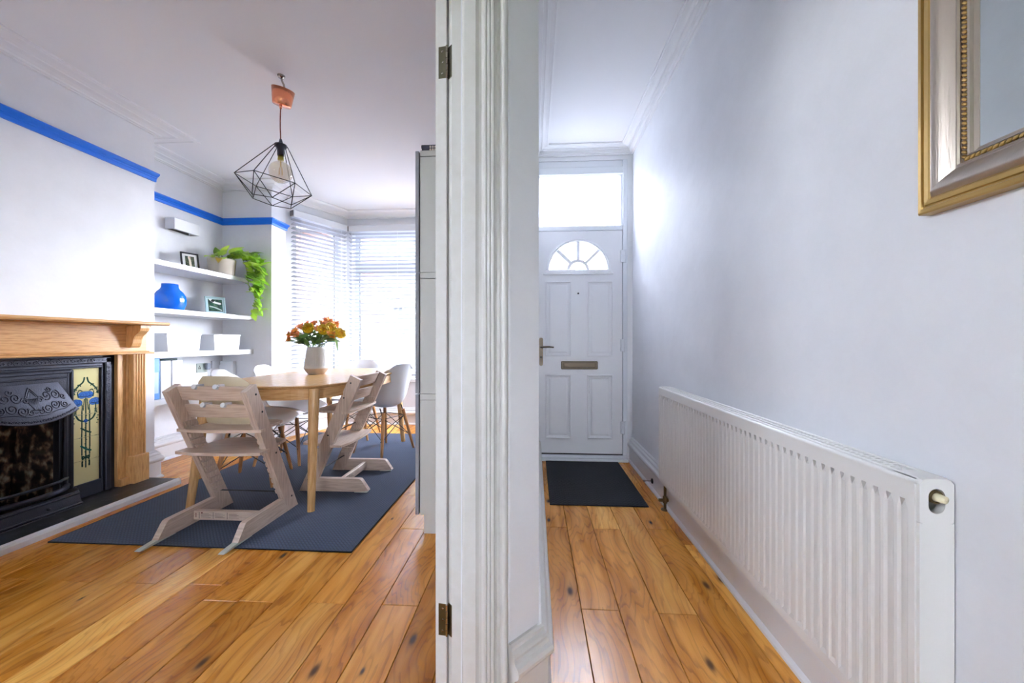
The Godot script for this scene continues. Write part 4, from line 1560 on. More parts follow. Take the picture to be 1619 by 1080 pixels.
	b = MB.new()
	b.sheet(func(u: float, v: float) -> Vector3: return hood.call(1.0 - u * 2.0, v), 28, 10, 0.008)
	for e in 2:
		for k in 28:
			var u0 := -1.0 + 2.0 * k / 28.0
			var u1 := -1.0 + 2.0 * (k + 1) / 28.0
			var v := 0.0 if e == 0 else 0.13
			b.tube([hood.call(u0, v), hood.call(u1, v)], 0.006 if e == 0 else 0.003, 6)
	for sg in [-1.0, 1.0]:
		b.hexa([Vector3(0, 0.56, sg * 0.212), hood.call(sg, 0.0), hood.call(sg, 0.0) + Vector3(0, 0, -sg * 0.01), Vector3(0, 0.56, sg * 0.202), Vector3(0, 0.775, sg * 0.15), hood.call(sg, 1.0), hood.call(sg, 1.0) + Vector3(0, 0, -sg * 0.01), Vector3(0, 0.775, sg * 0.14)])
	put(b, "hood", M.iron, f)
	b = MB.new()
	var lay := func(pts: Array, r: float) -> void:    # a raised line on the hood, on both halves
		for sg in [-1.0, 1.0]:
			var o := []
			for p: Vector2 in pts:
				o.append(hood.call(clampf(p.x * sg, -1, 1), clampf(p.y, 0, 1)) + Vector3(0.004, 0.001, 0))
			b.tube(o, r, 6)
	for q in [[0.30, 0.34, 0.13, 1.6, 2.6, 1], [0.52, 0.40, 0.13, 1.6, 0.4, -1], [0.40, 0.68, 0.13, 1.4, 4.0, 1], [0.66, 0.66, 0.14, 1.5, 1.0, -1], [0.20, 0.60, 0.09, 1.3, 0.0, 1], [0.76, 0.32, 0.10, 1.4, 2.0, 1], [0.84, 0.55, 0.08, 1.2, 5.0, -1], [0.55, 0.83, 0.09, 1.2, 3.0, 1], [0.12, 0.30, 0.08, 1.2, 1.2, -1]]:
		lay.call(spiral(Vector2(q[0], q[1]), q[2], q[3], q[4], q[5]), 0.0036)
	lay.call([Vector2(0.02, 0.20), Vector2(0.25, 0.19), Vector2(0.5, 0.24), Vector2(0.72, 0.20), Vector2(0.9, 0.24)], 0.003)
	for k in 16:
		lay.call(spiral(Vector2(0.04 + 0.06 * k, 0.065), 0.028, 1.0, 0.0, 1.0 if k % 2 else -1.0), 0.0024)
	for k in 5:                                       # urn in the middle
		lay.call([Vector2(0.0, 0.34), Vector2(0.025 * k, 0.5), Vector2(0.045 * k, 0.62)], 0.0034)
	lay.call([Vector2(0.0, 0.64), Vector2(0.1, 0.64), Vector2(0.2, 0.63)], 0.004)
	lay.call([Vector2(0.18, 0.66), Vector2(0.1, 0.8), Vector2(0.0, 0.92)], 0.0036)
	lay.call([Vector2(0.12, 0.68), Vector2(0.06, 0.78), Vector2(0.0, 0.84)], 0.003)
	lay.call([Vector2(0.0, 0.28), Vector2(0.08, 0.30), Vector2(0.1, 0.34), Vector2(0.0, 0.36)], 0.0036)
	put(b, "hood_ornament", M.iron, f)
	# firebox: splayed cheeks, leaning back, floor
	b = MB.new()
	for sg in [-1.0, 1.0]:
		b.hexa([Vector3(-0.02, 0.0, sg * 0.175), Vector3(-0.30, 0.0, sg * 0.13), Vector3(-0.30, 0.0, sg * 0.20), Vector3(-0.02, 0.0, sg * 0.21), Vector3(-0.02, 0.80, sg * 0.175), Vector3(-0.30, 0.80, sg * 0.13), Vector3(-0.30, 0.80, sg * 0.20), Vector3(-0.02, 0.80, sg * 0.21)])
	b.hexa([Vector3(-0.29, 0.0, -0.2), Vector3(-0.33, 0.0, -0.2), Vector3(-0.33, 0.0, 0.2), Vector3(-0.29, 0.0, 0.2), Vector3(-0.20, 0.80, -0.2), Vector3(-0.30, 0.80, -0.2), Vector3(-0.30, 0.80, 0.2), Vector3(-0.20, 0.80, 0.2)])
	b.bx(-0.30, -0.02, 0.0, 0.03, -0.2, 0.2)
	b.bx(-0.30, -0.0, 0.78, 0.82, -0.2, 0.2)
	put(b, "firebox", M.soot, f)
	for q in [[0.115, 0.085, 0.016], [0.165, 0.06, 0.009]]:
		b = MB.new()
		var pts := []
		for k in 17:
			var u := -1.0 + k / 8.0
			pts.append(Vector3(0.012 + q[1] * (1.0 - pow(absf(u), 3.0)), q[0], u * 0.205))
		b.tube(pts, q[2], 8)
		put(b, "fire_bar", M.iron, f)
	b = MB.new()                                      # ash pan cover standing on the hearth
	b.hexa([Vector3(0.0, 0.0, -0.262), Vector3(0.125, 0.0, -0.200), Vector3(0.125, 0.0, 0.200), Vector3(0.0, 0.0, 0.262), Vector3(0.0, 0.088, -0.262), Vector3(0.095, 0.088, -0.200), Vector3(0.095, 0.088, 0.200), Vector3(0.0, 0.088, 0.262)])
	for yy in [0.012, 0.072]:
		var o: float = 0.125 - 0.03 * yy / 0.088
		b.tube([Vector3(0.0, yy, -0.262), Vector3(o, yy, -0.200), Vector3(o, yy, 0.200), Vector3(0.0, yy, 0.262)], 0.0075, 6)
	put(b, "ash_pan_cover", M.iron, f)
	b = MB.new()
	b.ball(Vector3(0.128, 0.042, -0.03), Vector3(0.012, 0.009, 0.009), 10, 6)
	put(b, "knob", M.iron, f)


func high_chair(label: String, seat_y: float, foot_y: float, long_glide: bool) -> Node3D:
	var t := thing("high_chair", label, "high chair", Vector3.ZERO, 0.0, "stepped wooden high chairs")
	var w := 0.238
	var th := 0.035
	var side := Basis(Vector3(0, 0, 1), Vector3(0, 1, 0), Vector3(-1, 0, 0))   # polygon x becomes z
	for sg in [-1.0, 1.0]:
		var b := MB.new()
		var tf := Transform3D(side, Vector3(sg * (w - th / 2), 0, 0))
		b.prism(PackedVector2Array([Vector2(0.0, 0.004), Vector2(0.098, 0.004), Vector2(0.1, 0.012), Vector2(0.448, 0.79), Vector2(0.372, 0.826)]), tf, th)
		for k in 13:                                  # tongues between the slots for the boards
			var ya := 0.130 + k * 0.038
			var za := 0.012 + ya * 0.4425
			b.hexa([Vector3(sg * (w - th), ya, za), Vector3(sg * (w - th - 0.012), ya, za), Vector3(sg * (w - th - 0.012), ya, za + 0.078), Vector3(sg * (w - th), ya, za + 0.078), Vector3(sg * (w - th), ya + 0.024, za + 0.0106), Vector3(sg * (w - th - 0.012), ya + 0.024, za + 0.0106), Vector3(sg * (w - th - 0.012), ya + 0.024, za + 0.0886), Vector3(sg * (w - th), ya + 0.024, za + 0.0886)])
		var post := put(b, "side_post", M.whitewash, t)
		for q in [[0.375, 0.77], [0.325, 0.665], [0.21, 0.40], [0.065, 0.085]]:
			b = MB.new()
			b.tube([Vector3(sg * (w - 0.004), q[1], q[0]), Vector3(sg * (w + 0.0012), q[1], q[0])], 0.0062, 10)
			put(b, "bolt", M.black, post)
		b = MB.new()
		b.prism(PackedVector2Array([Vector2(0.03, 0.004), Vector2(0.435, 0.006), Vector2(0.502, 0.014), Vector2(0.455, 0.082), Vector2(0.445, 0.092), Vector2(0.43, 0.096), Vector2(0.12, 0.096), Vector2(0.09, 0.09)]), Transform3D(side, Vector3(sg * (w - th / 2), 0, 0)), th - 0.0006)
		b.grain = 2
		put(b, "foot", M.whitewash, t)
		b = MB.new()                                  # long glide under the heel
		b.prism(PackedVector2Array([Vector2(0.40, 0.0015), Vector2(0.575, 0.0015), Vector2(0.592, 0.005), Vector2(0.575, 0.010), Vector2(0.50, 0.016), Vector2(0.40, 0.006)] if long_glide else [Vector2(0.40, 0.0005), Vector2(0.49, 0.0005), Vector2(0.49, 0.008), Vector2(0.40, 0.005)]), Transform3D(side, Vector3(sg * (w - th / 2), 0, 0)), 0.03)
		put(b, "glide", std(rgb(206, 212, 200), 0.4), t)
	for q in [[0.735, 0.812], [0.632, 0.706]]:
		var b := MB.new()
		b.sheet(func(u: float, v: float) -> Vector3:
			var s := -1.0 + 2.0 * u
			var yy: float = lerpf(q[0], q[1], v) + 0.006 * (1.0 - s * s)
			return Vector3(s * (w - th + 0.006), yy, 0.035 + yy * 0.435 + 0.042 * (1.0 - s * s)), 20, 4, 0.011)
		b.grain = 0
		put(b, "backrest", M.board, t)
	for q in [[seat_y, 0.0, 0.37, "seat_board"], [foot_y, -0.06, 0.33, "foot_board"]]:
		var b := MB.new()
		var yy: float = q[0]
		var z0: float = 0.012 + yy * 0.4425 + 0.0 - 0.19 + (0.0 if q[3] == "seat_board" else 0.02)
		var z1: float = z0 + (0.30 if q[3] == "seat_board" else 0.345)
		var hw := w - th + 0.006
		var pl := PackedVector2Array([Vector2(-hw, z0 + 0.10), Vector2(-hw + 0.02, z0 + 0.012), Vector2(-hw + 0.06, z0), Vector2(hw - 0.06, z0), Vector2(hw - 0.02, z0 + 0.012), Vector2(hw, z0 + 0.10), Vector2(hw, z0 + 0.22), Vector2(w + 0.012, z0 + 0.245), Vector2(w + 0.012, z1 - 0.02), Vector2(hw * 0.7, z1), Vector2(0.0, z1 + 0.006), Vector2(-hw * 0.7, z1), Vector2(-w - 0.012, z1 - 0.02), Vector2(-w - 0.012, z0 + 0.245), Vector2(-hw, z0 + 0.22)])
		b.prism(pl, Transform3D(Basis(Vector3(1, 0, 0), Vector3(0, 0, 1), Vector3(0, 1, 0)), Vector3(0, yy, 0)), 0.016)
		b.grain = 0
		put(b, q[3], M.board, t)
	var b := MB.new()
	b.bx(-w + th - 0.002, w - th + 0.002, 0.026, 0.078, 0.262, 0.290, 0.002)
	b.grain = 0
	var bar := put(b, "cross_bar", M.whitewash, t)
	b = MB.new()                                      # printed panel lines on the bar
	for x in [-0.17, -0.085, 0.0]:
		b.bx(x - 0.0012, x + 0.0012, 0.034, 0.072, 0.2895, 0.2905)
	for k in 3:
		for i in 4:
			b.bx(-0.16 + 0.085 * k, -0.10 + 0.085 * k - 0.012 * (i % 2), 0.041 + i * 0.007, 0.0425 + i * 0.007, 0.2895, 0.2904)
	put(b, "printed_notice", std(rgb(104, 88, 80), 0.7), bar)
	b = MB.new()
	b.bx(-0.192, -0.188, 0.040, 0.066, 0.2895, 0.2905)
	b.bx(-0.158, -0.150, 0.064, 0.071, 0.2895, 0.2906)
	put(b, "printed_mark", std(rgb(120, 50, 46), 0.7), bar)
	for q in [[0.125, 0.10], [0.40, 0.20]]:
		b = MB.new()
		b.tube([Vector3(-w + th, q[0], q[1]), Vector3(w - th, q[0], q[1])], 0.0045, 8)
		put(b, "steel_rod", M.black, t)
	return t


func build_high_chairs() -> void:
	var a := high_chair("whitewashed high chair at the table end, seen from behind", 0.56, 0.435, true)
	a.position = Vector3(-1.775, 0.0075, -2.385)
	var b := high_chair("whitewashed high chair in profile at the long side of the table", 0.56, 0.325, false)
	b.position = Vector3(-1.665, 0.0075, -2.835)
	b.rotation.y = PI / 2
	# infant back clipped on the first one
	var t := thing("baby_seat_back", "cream plastic baby backrest clipped to the near high chair", "baby seat", a.position)
	var m := MB.new()
	m.sheet(func(u: float, v: float) -> Vector3:
		var s := -1.0 + 2.0 * u
		var k := 1.0 - pow(maxf(0.0, (v - 0.78) / 0.22), 2.4) * 0.26
		var hw := lerpf(0.19, 0.160, v) * k
		var yy := lerpf(0.575, 0.868, v) - 0.018 * pow(absf(s), 5.0) * (1.0 if v > 0.7 else 0.0)
		return Vector3(s * hw - 0.012, yy, 0.005 + yy * 0.415 + 0.05 * (1.0 - s * s) - 0.045), 20, 12, 0.006)
	put(m, "shell", std(rgb(234, 219, 188), 0.35), t)
	for q in [[-0.062, 0.818], [0.058, 0.818], [-0.055, 0.712], [0.062, 0.712]]:
		m = MB.new()
		m.tube([Vector3(q[0], q[1] - 0.004, 0.033 + q[1] * 0.435 + 0.036), Vector3(q[0], q[1] + 0.001, 0.033 + q[1] * 0.435 + 0.054)], 0.0135, 14)
		m.bx(q[0] - 0.012, q[0] + 0.014, q[1] - 0.006, q[1] + 0.010, 0.033 + q[1] * 0.435 + 0.0, 0.033 + q[1] * 0.435 + 0.04, 0.003)
		put(m, "clip", M.plastic, t)


func build_chairs() -> void:
	var t := thing("dining_chair", "", "chair", Vector3.ZERO, 0.0, "white moulded chairs round the table")
	# shell: a profile from the front lip over the seat to the top of the back; the chair faces +z
	var zs := [0.235, 0.225, 0.15, 0.05, -0.06, -0.135, -0.185, -0.212, -0.232, -0.250, -0.268]
	var ys := [0.435, 0.452, 0.452, 0.440, 0.430, 0.445, 0.500, 0.580, 0.670, 0.760, 0.850]
	var ws := [0.19, 0.215, 0.232, 0.238, 0.238, 0.236, 0.232, 0.226, 0.214, 0.192, 0.150]
	var cu := [0.0, 0.012, 0.045, 0.072, 0.088, 0.080, 0.060, 0.038, 0.020, 0.010, 0.0]     # sides curl up
	var cf := [0.0, 0.0, 0.0, 0.012, 0.04, 0.08, 0.105, 0.105, 0.085, 0.06, 0.03]           # and forward round the sitter
	var pick := func(a: Array, s: float) -> float:
		var x := s * (a.size() - 1)
		var i := mini(int(x), a.size() - 2)
		return cubic_interpolate(a[i], a[i + 1], a[maxi(i - 1, 0)], a[mini(i + 2, a.size() - 1)], x - i)
	var b := MB.new()
	b.sheet(func(u: float, v: float) -> Vector3:
		var s := -1.0 + 2.0 * u
		var e := absf(s)
		var q := pow(e, 2.2)
		var w: float = pick.call(ws, v)
		var lift := 0.0
		if v > 0.86:
			lift = -0.055 * pow((v - 0.86) / 0.14, 2.0) * pow(e, 4.0)
		return Vector3(s * w, pick.call(ys, v) + pick.call(cu, v) * q + lift, pick.call(zs, v) + pick.call(cf, v) * q - (0.03 * pow(e, 4.0) if v < 0.06 else 0.0)), 24, 44, 0.0055)
	put(b, "shell", M.plastic, t)
	for sx in [-1.0, 1.0]:
		for sz in [-1.0, 1.0]:
			b = MB.new()
			var top := Vector3(sx * 0.125, 0.395, sz * 0.125 - 0.01)
			var low := Vector3(sx * 0.205, 0.0, sz * 0.19 - 0.01)
			b.tube([low, low.lerp(top, 0.1), low.lerp(top, 0.7), top], [0.0105, 0.0125, 0.0165, 0.0155], 10)
			var leg := put(b, "leg", M.leg, t)
			b = MB.new()
			for k in [0.36, 0.86]:
				var p: Vector3 = low.lerp(top, k)
				b.tube([p - Vector3(sx * 0.018, 0, 0), p + Vector3(sx * 0.0185, 0, 0)], 0.0042, 8)
			put(b, "bolt", M.black, leg)
	b = MB.new()
	var at := func(sx: float, sz: float, k: float) -> Vector3:
		return Vector3(sx * 0.205, 0.0, sz * 0.19 - 0.01).lerp(Vector3(sx * 0.125, 0.395, sz * 0.125 - 0.01), k)
	for sg in [-1.0, 1.0]:
		b.tube([at.call(-1.0, sg, 0.36), at.call(1.0, sg, 0.86)], 0.0036, 6)
		b.tube([at.call(1.0, sg, 0.36), at.call(-1.0, sg, 0.86)], 0.0036, 6)
		b.tube([at.call(sg, -1.0, 0.36), at.call(sg, 1.0, 0.86)], 0.0036, 6)
		b.tube([at.call(sg, 1.0, 0.36), at.call(sg, -1.0, 0.86)], 0.0036, 6)
		b.tube([at.call(sg, -1.0, 0.86), at.call(sg, 1.0, 0.86)], 0.0036, 6)
		b.tube([at.call(-1.0, sg, 0.86), at.call(1.0, sg, 0.86)], 0.0036, 6)
		for q in [-1.0, 1.0]:
			b.tube([at.call(sg, q, 0.86), Vector3(sg * 0.135, 0.418, q * 0.11), Vector3(sg * 0.135, 0.436, q * 0.10)], 0.0055, 6)
	put(b, "wire_frame", M.black, t)
	t.position = Vector3(-1.475, 0.0075, -3.63)
	t.rotation.y = atan2(-0.90, -0.42)
	t.set_meta("label", "white moulded chair in back view between the cabinet and the table")
	copy(t, "white moulded chair nearest the fireplace, behind the near high chair", Vector3(-2.135, 0.0075, -2.80), atan2(0.96, -0.28))
	copy(t, "white moulded chair on the shelves' side, closer to the bay", Vector3(-2.20, 0.0075, -3.31), atan2(0.99, -0.10))
	copy(t, "white moulded chair at the table end under the bay window", Vector3(-2.00, 0.0075, -4.14), atan2(0.05, 1.0))


func build_pendant() -> void:
	var at := Vector3(-1.575, CEIL, -2.275)
	var t := thing("pendant_lamp", "black wire cage pendant lamp with a copper ceiling cup", "pendant lamp", at)
	var b := MB.new()
	b.lathe([Vector2(0, -0.012), Vector2(0.016, -0.012), Vector2(0.022, 0.0), Vector2(0, 0.0)], 16)
	b.tube([Vector3(0, -0.005, 0), Vector3(0.004, -0.03, 0), Vector3(0.016, -0.055, 0.0), Vector3(0.022, -0.085, 0)], 0.006, 8)
	put(b, "hook", M.chrome, t)
	var tilt := Basis(Vector3.BACK, deg_to_rad(-13.0)) * Basis(Vector3.RIGHT, deg_to_rad(10.0))
	b = MB.new()
	b.lathe([Vector2(0, -0.082), Vector2(0.050, -0.082), Vector2(0.052, -0.078), Vector2(0.064, 0.010), Vector2(0.062, 0.010), Vector2(0.048, -0.074), Vector2(0, -0.074)], 32, Transform3D(tilt, Vector3(0.012, -0.098, 0)))
	put(b, "ceiling_cup", M.copper, t)
	var low := Vector3(-0.003, -0.178, 0.0)
	b = MB.new()
	b.lathe([Vector2(0, -0.03), Vector2(0.007, -0.03), Vector2(0.009, 0.0), Vector2(0, 0.006)], 12, Transform3D(Basis(), low + Vector3(0, 0.004, 0)))
	put(b, "cord_grip", M.copper, t)
	var cage_top := low + Vector3(0.0, -0.235, 0)
	b = MB.new()
	b.tube([low, low + Vector3(-0.003, -0.08, 0), low + Vector3(-0.003, -0.15, 0), cage_top], 0.0034, 8)
	put(b, "cord", std(rgb(122, 62, 50), 0.7), t)
	var holder := std(rgb(48, 50, 60), 0.35, 0.5)
	b = MB.new()
	b.lathe([Vector2(0.010, -0.085), Vector2(0.020, -0.085), Vector2(0.020, -0.045), Vector2(0.024, -0.043), Vector2(0.024, -0.034), Vector2(0.034, -0.030), Vector2(0.035, -0.018), Vector2(0.022, -0.012), Vector2(0.012, -0.004), Vector2(0.007, 0.018), Vector2(0, 0.018)], 24, Transform3D(Basis(), cage_top))
	put(b, "lamp_holder", holder, t)
	# cage: a ring at the holder, a wide six-cornered ring and a smaller one below it
	var lean := Basis(Vector3.BACK, deg_to_rad(-9.0))
	b = MB.new()
	var c := cage_top + Vector3(0, -0.022, 0)
	var up := []
	var wide := []
	var base := []
	for k in 6:
		var a := TAU * k / 6.0 + 0.42
		up.append(c + Vector3(cos(a) * 0.036, 0, sin(a) * 0.036))
		wide.append(c + lean * Vector3(cos(a) * 0.206, -0.245, sin(a) * 0.206))
		a += TAU / 12.0
		base.append(c + lean * Vector3(cos(a) * 0.118, -0.352, sin(a) * 0.118))
	b.tube(up, 0.003, 6, true)
	for k in 6:
		var i := (k + 1) % 6
		for q in [[up[k], wide[k]], [wide[k], wide[i]], [wide[k], base[k]], [base[k], wide[i]], [base[k], base[i]]]:
			b.tube(q, 0.0024, 6)
	for k in 6:
		b.ball(wide[k], Vector3.ONE * 0.0032, 6, 4)
		b.ball(base[k], Vector3.ONE * 0.0032, 6, 4)
	put(b, "wire_cage", M.wire, t)
	var amber := std(Color(0.96, 0.86, 0.64, 0.34), 0.04)
	amber.transparency = BaseMaterial3D.TRANSPARENCY_ALPHA
	b = MB.new()
	b.lathe([Vector2(0.012, -0.082), Vector2(0.015, -0.082), Vector2(0.017, -0.108), Vector2(0.0172, -0.112), Vector2(0.0, -0.112)], 20, Transform3D(Basis(), cage_top))
	put(b, "bulb_cap", std(rgb(190, 178, 92), 0.3, 0.9), t)
	b = MB.new()
	var prof := []
	for k in 20:
		var a := -PI / 2 + (PI * 0.93) * k / 19.0
		prof.append(Vector2(maxf(cos(a), 0.0) * 0.066, -0.188 + sin(a) * 0.066))
	prof.append(Vector2(0.016, -0.115))
	b.lathe(prof, 28, Transform3D(Basis(), cage_top))
	put(b, "bulb_glass", amber, t)
	b = MB.new()
	b.tube([cage_top + Vector3(0, -0.115, 0), cage_top + Vector3(0, -0.15, 0)], 0.004, 8)
	for k in 4:
		var a := TAU * k / 4.0
		var d := Vector3(cos(a), 0, sin(a))
		b.tube([cage_top + Vector3(0, -0.15, 0), cage_top + d * 0.010 + Vector3(0, -0.165, 0), cage_top + d * 0.012 + Vector3(0, -0.205, 0)], 0.0014, 5)
	put(b, "filament", std(rgb(206, 160, 84), 0.4, 0.4), t)


func build_blinds() -> void:
	var pts := [Vector2(-2.80, -4.12), Vector2(-2.44, -4.82), Vector2(-1.05, -4.82), Vector2(-0.69, -4.12)]
	var lab := ["narrow white slatted blind on the angled side of the bay", "wide white slatted blind across the front of the bay"]
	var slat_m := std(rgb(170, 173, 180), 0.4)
	for k in 2:
		var a: Vector2 = pts[k]
		var c: Vector2 = pts[k + 1]
		var d := (c - a).normalized()
		var l := a.distance_to(c)
		var t := thing("venetian_blind", lab[k], "blind", Vector3(a.x, 0, a.y), atan2(-d.y, d.x), "white venetian blinds in the bay")
		var x0 := 0.045 if k == 0 else 0.055
		var x1 := l - 0.055
		var z := 0.05
		var b := MB.new()
		b.bx(x0, x1, 2.480, 2.558, z - 0.03, z + 0.034, 0.004)
		var rail := put(b, "valance", M.upvc, t)
		b = MB.new()
		for x in [x0 - 0.012, x1 + 0.002]:
			b.bx(x, x + 0.010, 2.49, 2.55, z - 0.028, z + 0.030, 0.002)
		put(b, "end_bracket", std(rgb(120, 124, 130), 0.4, 0.6), rail)
		b = MB.new()
		var half := (x1 - x0) / 2
		b.sheet(func(u: float, v: float) -> Vector3:
			var s := -1.0 + 2.0 * v
			return Vector3(lerpf(-half, half, u), 0.0024 * (1.0 - s * s) - s * 0.0070, -s * 0.025), 1, 4, 0.0028)
		var mesh := b.mesh()
		var n := 0
		var y := 2.455
		while y > 0.66:
			var o := put_mesh(mesh, "slat", slat_m, t)
			o.position = Vector3((x0 + x1) / 2, y, z)
			y -= 0.0495
			n += 1
		b = MB.new()
		b.bx(x0, x1, y + 0.010, y + 0.030, z - 0.026, z + 0.026, 0.003)
		put(b, "bottom_rail", slat_m, t)
		var cords := [0.10, l * 0.5, l - 0.10] if k == 1 else [0.14, l - 0.14]
		for x: float in cords:
			b = MB.new()
			for dz in [-0.027, 0.027]:
				b.tube([Vector3(x, y + 0.02, z + dz), Vector3(x, 2.49, z + dz)], 0.0012, 5)
			put(b, "ladder_cord", M.upvc, t)


func framed_photo(called: String, label: String, at: Vector3, turn: float, size: Vector2, rim: float, fm: Material, mount: Color, kind: int) -> void:
	var t := thing(called, label, "photo frame", at, turn)
	var lean := Basis(Vector3.RIGHT, deg_to_rad(-14.0))
	var w := size.x
	var h := size.y
	var b := MB.new()
	b.xf = Transform3D(lean, Vector3.ZERO)
	for e in [[-w / 2, w / 2, 0.0, rim], [-w / 2, w / 2, h - rim, h], [-w / 2, -w / 2 + rim, rim, h - rim], [w / 2 - rim, w / 2, rim, h - rim]]:
		b.bx(e[0], e[1], e[2], e[3], -0.006, 0.008, 0.002)
	put(b, "frame", fm, t)
	b = MB.new()
	b.xf = Transform3D(lean, Vector3.ZERO)
	b.bx(-w / 2 + rim * 0.6, w / 2 - rim * 0.6, rim * 0.6, h - rim * 0.6, -0.007, 0.0)
	put(b, "mount", std(mount, 0.7), t)
	var im := Image.create(48, 64, false, Image.FORMAT_RGB8)
	im.fill(rgb(66, 76, 60) if kind == 0 else rgb(44, 66, 60))
	var r := RandomNumberGenerator.new()
	r.seed = 40 + kind
	for k in 40:
		disc(im, r.randf() * 48, r.randf() * 64, r.randf_range(2, 7), (rgb(60, 72, 52) if kind == 0 else rgb(34, 84, 66)).lerp(rgb(150, 150, 120), r.randf() * 0.5))
	if kind == 0:
		stroke(im, [Vector2(20, 8), Vector2(24, 30), Vector2(26, 60)], 6.0, rgb(226, 216, 196))
		disc(im, 24, 10, 5, rgb(214, 190, 166))
	else:
		stroke(im, [Vector2(8, 4), Vector2(22, 18), Vector2(40, 24)], 5.0, rgb(232, 236, 230))
		stroke(im, [Vector2(6, 40), Vector2(24, 46), Vector2(44, 58)], 3.0, rgb(190, 206, 196))
		disc(im, 16, 10, 6, rgb(30, 34, 36))
	var pm := std(Color(1, 1, 1), 0.2)
	pm.albedo_texture = ImageTexture.create_from_image(im)
	var inset := rim + w * (0.16 if kind == 0 else 0.07)
	b = MB.new()
	b.xf = Transform3D(lean, Vector3.ZERO)
	b.bx(-w / 2 + inset, w / 2 - inset, inset, h - inset, -0.003, 0.0012)
	b.uvs = Vector2(1.0 / (w - 2 * inset), -1.0 / (h - 2 * inset))
	b.uvo = Vector2(0.5, 1.0 + inset / (h - 2 * inset))
	put(b, "print", pm, t)
	b = MB.new()
	b.hexa([Vector3(-0.014, 0.0, -0.055), Vector3(0.014, 0.0, -0.055), Vector3(0.014, 0.0, -0.052), Vector3(-0.014, 0.0, -0.052), Vector3(-0.014, h * 0.6, -h * 0.15 - 0.008), Vector3(0.014, h * 0.6, -h * 0.15 - 0.008), Vector3(0.014, h * 0.6, -h * 0.15 - 0.004), Vector3(-0.014, h * 0.6, -h * 0.15 - 0.004)])
	put(b, "stand", std(rgb(110, 80, 60) if kind else rgb(30, 30, 34), 0.6), t)


